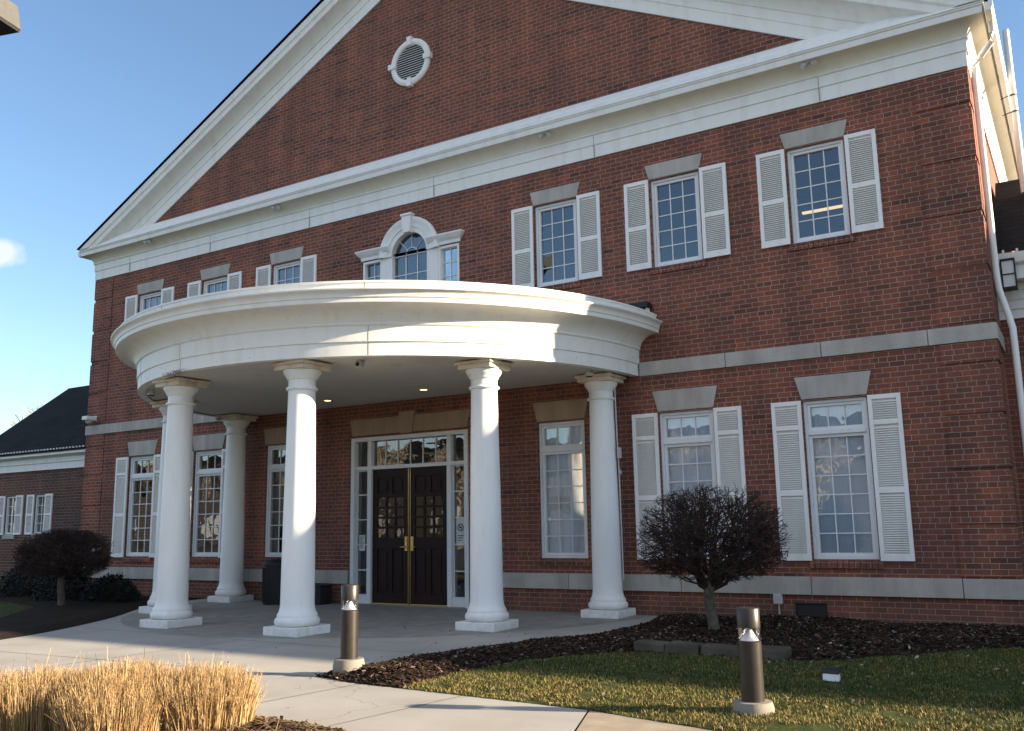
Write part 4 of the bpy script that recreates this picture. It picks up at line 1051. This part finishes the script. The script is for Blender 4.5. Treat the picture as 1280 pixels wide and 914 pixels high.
clipped_tree((7.04,-2.3), 0.68, 1.04, 0.84, 1.17, 4, 'small bare clipped tree with a twiggy round crown in the right mulch bed', low=0.52, dens=1.1, nlimb=19)
clipped_tree((-6.75,-2.95), 0.62, 0.95, 0.62, 0.98, 9, 'dark bare clipped tree with a flat twiggy crown in the left mulch bed', low=0.6, dens=1.15, nlimb=16)

def shrub(name, c, R, n, seed, label, m):
    rn = random.Random(seed); t = thing(name, label, 'shrub', (c[0],c[1],0)); lf = MB(); st = MB()
    for i in range(26):
        a = rn.uniform(0,2*pi); e = rn.uniform(.2,1.4); f = rn.uniform(.5,.85)
        st.tube([(c[0]+rn.gauss(0,.05),c[1]+rn.gauss(0,.05),0.0),(c[0]+R[0]*cos(a)*cos(e)*f,c[1]+R[1]*sin(a)*cos(e)*f,R[2]*sin(e)*f)],[.014,.005],4,False)
    for i in range(n):
        a = rn.uniform(0,2*pi); e = math.asin(rn.uniform(-.1,1)); f = rn.uniform(.55,1)**.5*(0.86+0.24*noise.noise(Vector((cos(a)*2.2,sin(a)*2.2,e*2+seed))))
        p = Vector((c[0]+R[0]*cos(a)*cos(e)*f, c[1]+R[1]*sin(a)*cos(e)*f, max(.02,.04+R[2]*sin(e)*f)))
        u = Vector((rn.gauss(0,1),rn.gauss(0,1),rn.gauss(0,1))).normalized(); v = u.orthogonal().normalized(); s_ = rn.uniform(.018,.04)
        lf.add([p-u*s_, p+v*s_*.5, p+u*s_, p-v*s_*.5],[(0,1,2,3)])
    build('stems', st, M['bark'], t, fix=False); build('foliage', lf, m, t, fix=False)
shrub('shrub', (-7.0,-1.6), (0.75,0.6,0.62), 6000, 2, 'low dark evergreen shrub right of the left clipped tree trunk', M['evergreen'])
shrub('shrub', (-8.6,-1.7), (0.9,0.7,0.8), 7000, 3, 'dark evergreen shrub behind the left clipped tree', M['evergreen'])
shrub('shrub', (-10.6,-1.2), (1.0,0.8,0.95), 7000, 8, 'dark evergreen shrub at the left picture edge below the wing windows', M['evergreen'])

# dry ornamental grass: one clump, then turned and scaled copies
def clump(seed):
    rn = random.Random(seed); g = MB()
    for i in range(3600):
        a = rn.uniform(0,2*pi); r = 0.40*sqrt(rn.random()); x, y = r*cos(a), r*sin(a)
        h = rn.uniform(.30,.47)*(1.06-.25*(r/.4)**2) if rn.random() < .9 else rn.uniform(.12,.3)
        l = Vector((cos(a),sin(a),0))*(r*rn.uniform(.0,.28)) + Vector((rn.gauss(0,.022),rn.gauss(0,.022),0))
        w = rn.uniform(.0016,.0036); th = rn.uniform(0,pi); wv = Vector((cos(th),sin(th),0))*w
        p0 = Vector((x,y,0)); p1 = p0+l*.45+Vector((0,0,h*.55)); p2 = p0+l+Vector((0,0,h))
        g.add([p0-wv,p0+wv,p1-wv*1.0,p1+wv*1.0,p2-wv*.25,p2+wv*.25],[(0,1,3,2),(2,3,5,4)])
        if rn.random() < .022:
            p2 = p0+l*1.5+Vector((rn.gauss(0,.03),rn.gauss(0,.03),h*rn.uniform(1.05,1.28))); g.add([p1-wv*.7,p1+wv*.7,p2+wv*.5,p2-wv*.5],[(0,1,2,3)])
        if rn.random() < .45:                         # feathery seed head
            for k_ in range(3):
                q = p1.lerp(p2,.55+.15*k_); dd = Vector((rn.gauss(0,.012),rn.gauss(0,.012),.03)); ww = Vector((cos(th+1.2),sin(th+1.2),0))*.0018
                g.add([q-ww,q+ww,q+dd+ww*.3,q+dd-ww*.3],[(0,1,2,3)])
    return g
grass_labels = ['dry straw-coloured grass clump nearest the walk, rightmost in its row','dry straw-coloured grass clump second from the right end of its row','dry straw-coloured grass clump third from the right end of its row','dry straw-coloured grass clump at the left picture edge','dry grass clump low at the bottom edge, in front of the rightmost clump','dry grass clump at the bottom edge nearer the left corner']
spots = [(5.42,-9.52,1.0),(4.88,-9.86,1.05),(4.36,-10.2,1.04),(3.86,-10.55,1.0),(5.15,-10.12,0.9),(3.3,-10.95,1.0)]
protos = []
for i, (x,y,s_) in enumerate(spots):
    if i < 2:
        o = build('grass_clump', clump(40+i), M['straw'], None, fix=False); protos.append(o)
    else:
        o = protos[i%2].copy(); COL.objects.link(o)
    tag(o, grass_labels[i], 'ornamental grass', 'dry ornamental grass clumps'); o.location = (x,y,0.02); o.rotation_euler = (0,0,i*1.9); o.scale = (s_,s_,s_*(1+.05*sin(i*2.3)))

# lawn blades, mulch chips, leaf litter
def scatter(name, inside, hf, box, n, m, fn, seed, kind='stuff'):
    rn = random.Random(seed); g = MB(); c = 0; tries = 0
    while c < n and tries < n*8:
        tries += 1
        x, y = rn.uniform(box[0],box[1]), rn.uniform(box[2],box[3])
        if not inside(x,y): continue
        if fn is blade and noise.noise(Vector((x*2.3,y*2.3,1)))+.6*noise.noise(Vector((x*6,y*6,4))) < -.30+.5*rn.random()-.25: continue
        c += 1; fn(g, rn, x, y, hf(x,y))
    o = build(name, g, m, None, fix=False); struct(o, kind); return o
def blade(g, rn, x, y, z):
    if y < -6.6 and rn.random() < .25: return
    pat = 0.5+0.5*noise.noise(Vector((x*1.3,y*1.3,7)))
    h = rn.uniform(.012,.034)*(.5+.8*pat); a = rn.uniform(0,2*pi); w = rn.uniform(.0018,.004); l = rn.uniform(0,.03)
    dx, dy = cos(a), sin(a); px, py = -dy*w, dx*w
    g.add([(x-px,y-py,z-.003),(x+px,y+py,z-.003),(x+dx*l*.4+px*.8,y+dy*l*.4+py*.8,z+h*.65),(x+dx*l*.4-px*.8,y+dy*l*.4-py*.8,z+h*.65),(x+dx*l,y+dy*l,z+h)],[(0,1,2,3),(3,2,4)])
hl = height_fn(lo_)
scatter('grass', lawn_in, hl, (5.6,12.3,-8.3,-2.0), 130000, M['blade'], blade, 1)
hll = height_fn(ll_)
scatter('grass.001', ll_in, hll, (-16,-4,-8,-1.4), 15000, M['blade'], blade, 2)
def chip(g, rn, x, y, z):
    l = rn.uniform(.008,.04); w = l*rn.uniform(.2,.5); a = rn.uniform(0,2*pi); t = rn.gauss(0,.35); u = Vector((cos(a)*cos(t),sin(a)*cos(t),sin(t)))*l; v = Vector((-sin(a),cos(a),rn.gauss(0,.4)))*w
    p = Vector((x,y,z+.008)); q = Vector((0,0,w*.5))
    g.add([p-u-v,p+u-v,p+u+v,p-u+v,p-u*.8-v*.6+q,p+u*.8-v*.6+q,p+u*.8+v*.6+q,p-u*.8+v*.6+q],[(4,5,6,7),(0,1,5,4),(1,2,6,5),(2,3,7,6),(3,0,4,7)])
hm = height_fn(mo_)
scatter('mulch_chips', mulch_in, hm, (4.4,12,-7.4,0), 26000, M['chip'], chip, 3)
scatter('mulch_chips.001', bed_in, height_fn(bo_), (1.4,8.5,-13,-9), 9000, M['chip'], chip, 4)
def leaf(g, rn, x, y, z):
    s_ = rn.uniform(.012,.035); u = Vector((rn.gauss(0,1),rn.gauss(0,1),rn.gauss(0,.3))).normalized()*s_; v = Vector((-u.y,u.x,rn.gauss(0,.012)))*.6
    p = Vector((x,y,z+.014)); g.add([p-u,p+v,p+u,p-v],[(0,1,2,3)])
scatter('leaf_litter', mulch_in, hm, (4.4,12,-7.4,0), 420, M['litter'], leaf, 5)
scatter('leaf_litter.001', lawn_in, hl, (5.6,12.3,-8.3,-2.0), 160, M['litter'], leaf, 6)

scatter('leaf_litter.002', lambda x, y: not mulch_in(x,y) and rnd.random() < .25+.75*(x > 4.0), lambda x, y: -0.006, (2.0,5.6,-8.6,-3.0), 70, M['litter'], leaf, 8)
def straw_bit(g, rn, x, y, z):
    a = rn.uniform(0,2*pi); l = rn.uniform(.04,.16); u = Vector((cos(a),sin(a),rn.gauss(0,.1)))*l; w = Vector((-sin(a),cos(a),0))*.002
    p = Vector((x,y,z+rn.uniform(.008,.03))); g.add([p-u-w,p+u-w,p+u+w,p-u+w],[(0,1,2,3)])
scatter('dry_thatch', bed_in, height_fn(bo_), (3.0,6.6,-11.5,-9.1), 2200, M['straw'], straw_bit, 9)

# ================================================================= BEYOND
def bare_tree(x, y, H, seed, label, m=None, group='bare trees beyond'):
    rn = random.Random(seed); t = thing('bare_tree', label, 'tree', (x,y,0), group)
    tr = MB(); cr = MB()
    p = Vector((x,y,-.1)); pts = [p]
    for i in range(6): p = p+Vector((rn.gauss(0,.12),rn.gauss(0,.12),H*.5/6)); pts.append(p)
    tr.tube(pts,[H*.022*(1-.09*i) for i in range(7)],8); build('trunk', tr, m or M['paletree'], t, smooth=True)
    def grow(p, d, L, r, lev):
        e = p + d*L; mid = p.lerp(e,.5)+Vector((rn.gauss(0,L*.05),)*3)
        cr.tube([p,mid,e],[r,r*.8,r*.6],3 if lev > 1 else 5,False)
        if lev >= 5: return
        for i in range(4 if lev < 3 else 3):
            nd = (d + Vector((rn.gauss(0,.5),rn.gauss(0,.5),rn.gauss(.12,.35)))).normalized()
            grow(p.lerp(e, rn.uniform(.5,1)), nd, L*rn.uniform(.6,.8), r*.6, lev+1)
    for i in range(6):
        a = 2*pi*i/6+rn.uniform(-.3,.3); grow(pts[3+i%4], Vector((cos(a)*.7,sin(a)*.7,.8)).normalized(), H*.2, H*.011, 1)
    build('crown', cr, m or M['paletree'], t, fix=False)
bare_tree(-34,14,9.5,1,'pale bare tree behind the left wing roof, nearest the picture edge')
bare_tree(-40,19,10.5,2,'pale bare tree behind the left wing roof, farther back')
for i,(x,y,H) in enumerate(((-66,-46,11),(-52,-44,10),(-38,-42,12),(-30,-44,9),(-14,-45,11),(-3,-43,10))):  # unseen trees invented to give the window panes something to mirror
    bare_tree(x,y,H,20+i,'bare sunlit tree added across the parking lot to be mirrored in the windows', group='bare trees added across the parking lot')

t = thing('brick_building', 'long low dark building added far across the parking lot to be mirrored in the windows', 'building', (-45,-62,0))  # unseen dark building, added to cover the bright horizon mirrored in the panes
mb = MB(); mb.box(-120,30,-70,-60,0,6.5); build('wall', mb, simple('dark_wall_far',(0.10,0.085,0.075),0.9), t)
mb = MB(); mb.prism_y([(-121,6.5),(31,6.5),(28,9.5),(-118,9.5)], -71, -59.5); build('roof', mb, M['shingle'], t)
for i in range(16):
    mb = MB(); mb.box(-112+i*8.6,-109.5+i*8.6,-60,-59.95,1.0,3.2); build('window', mb, M['frame'], t)
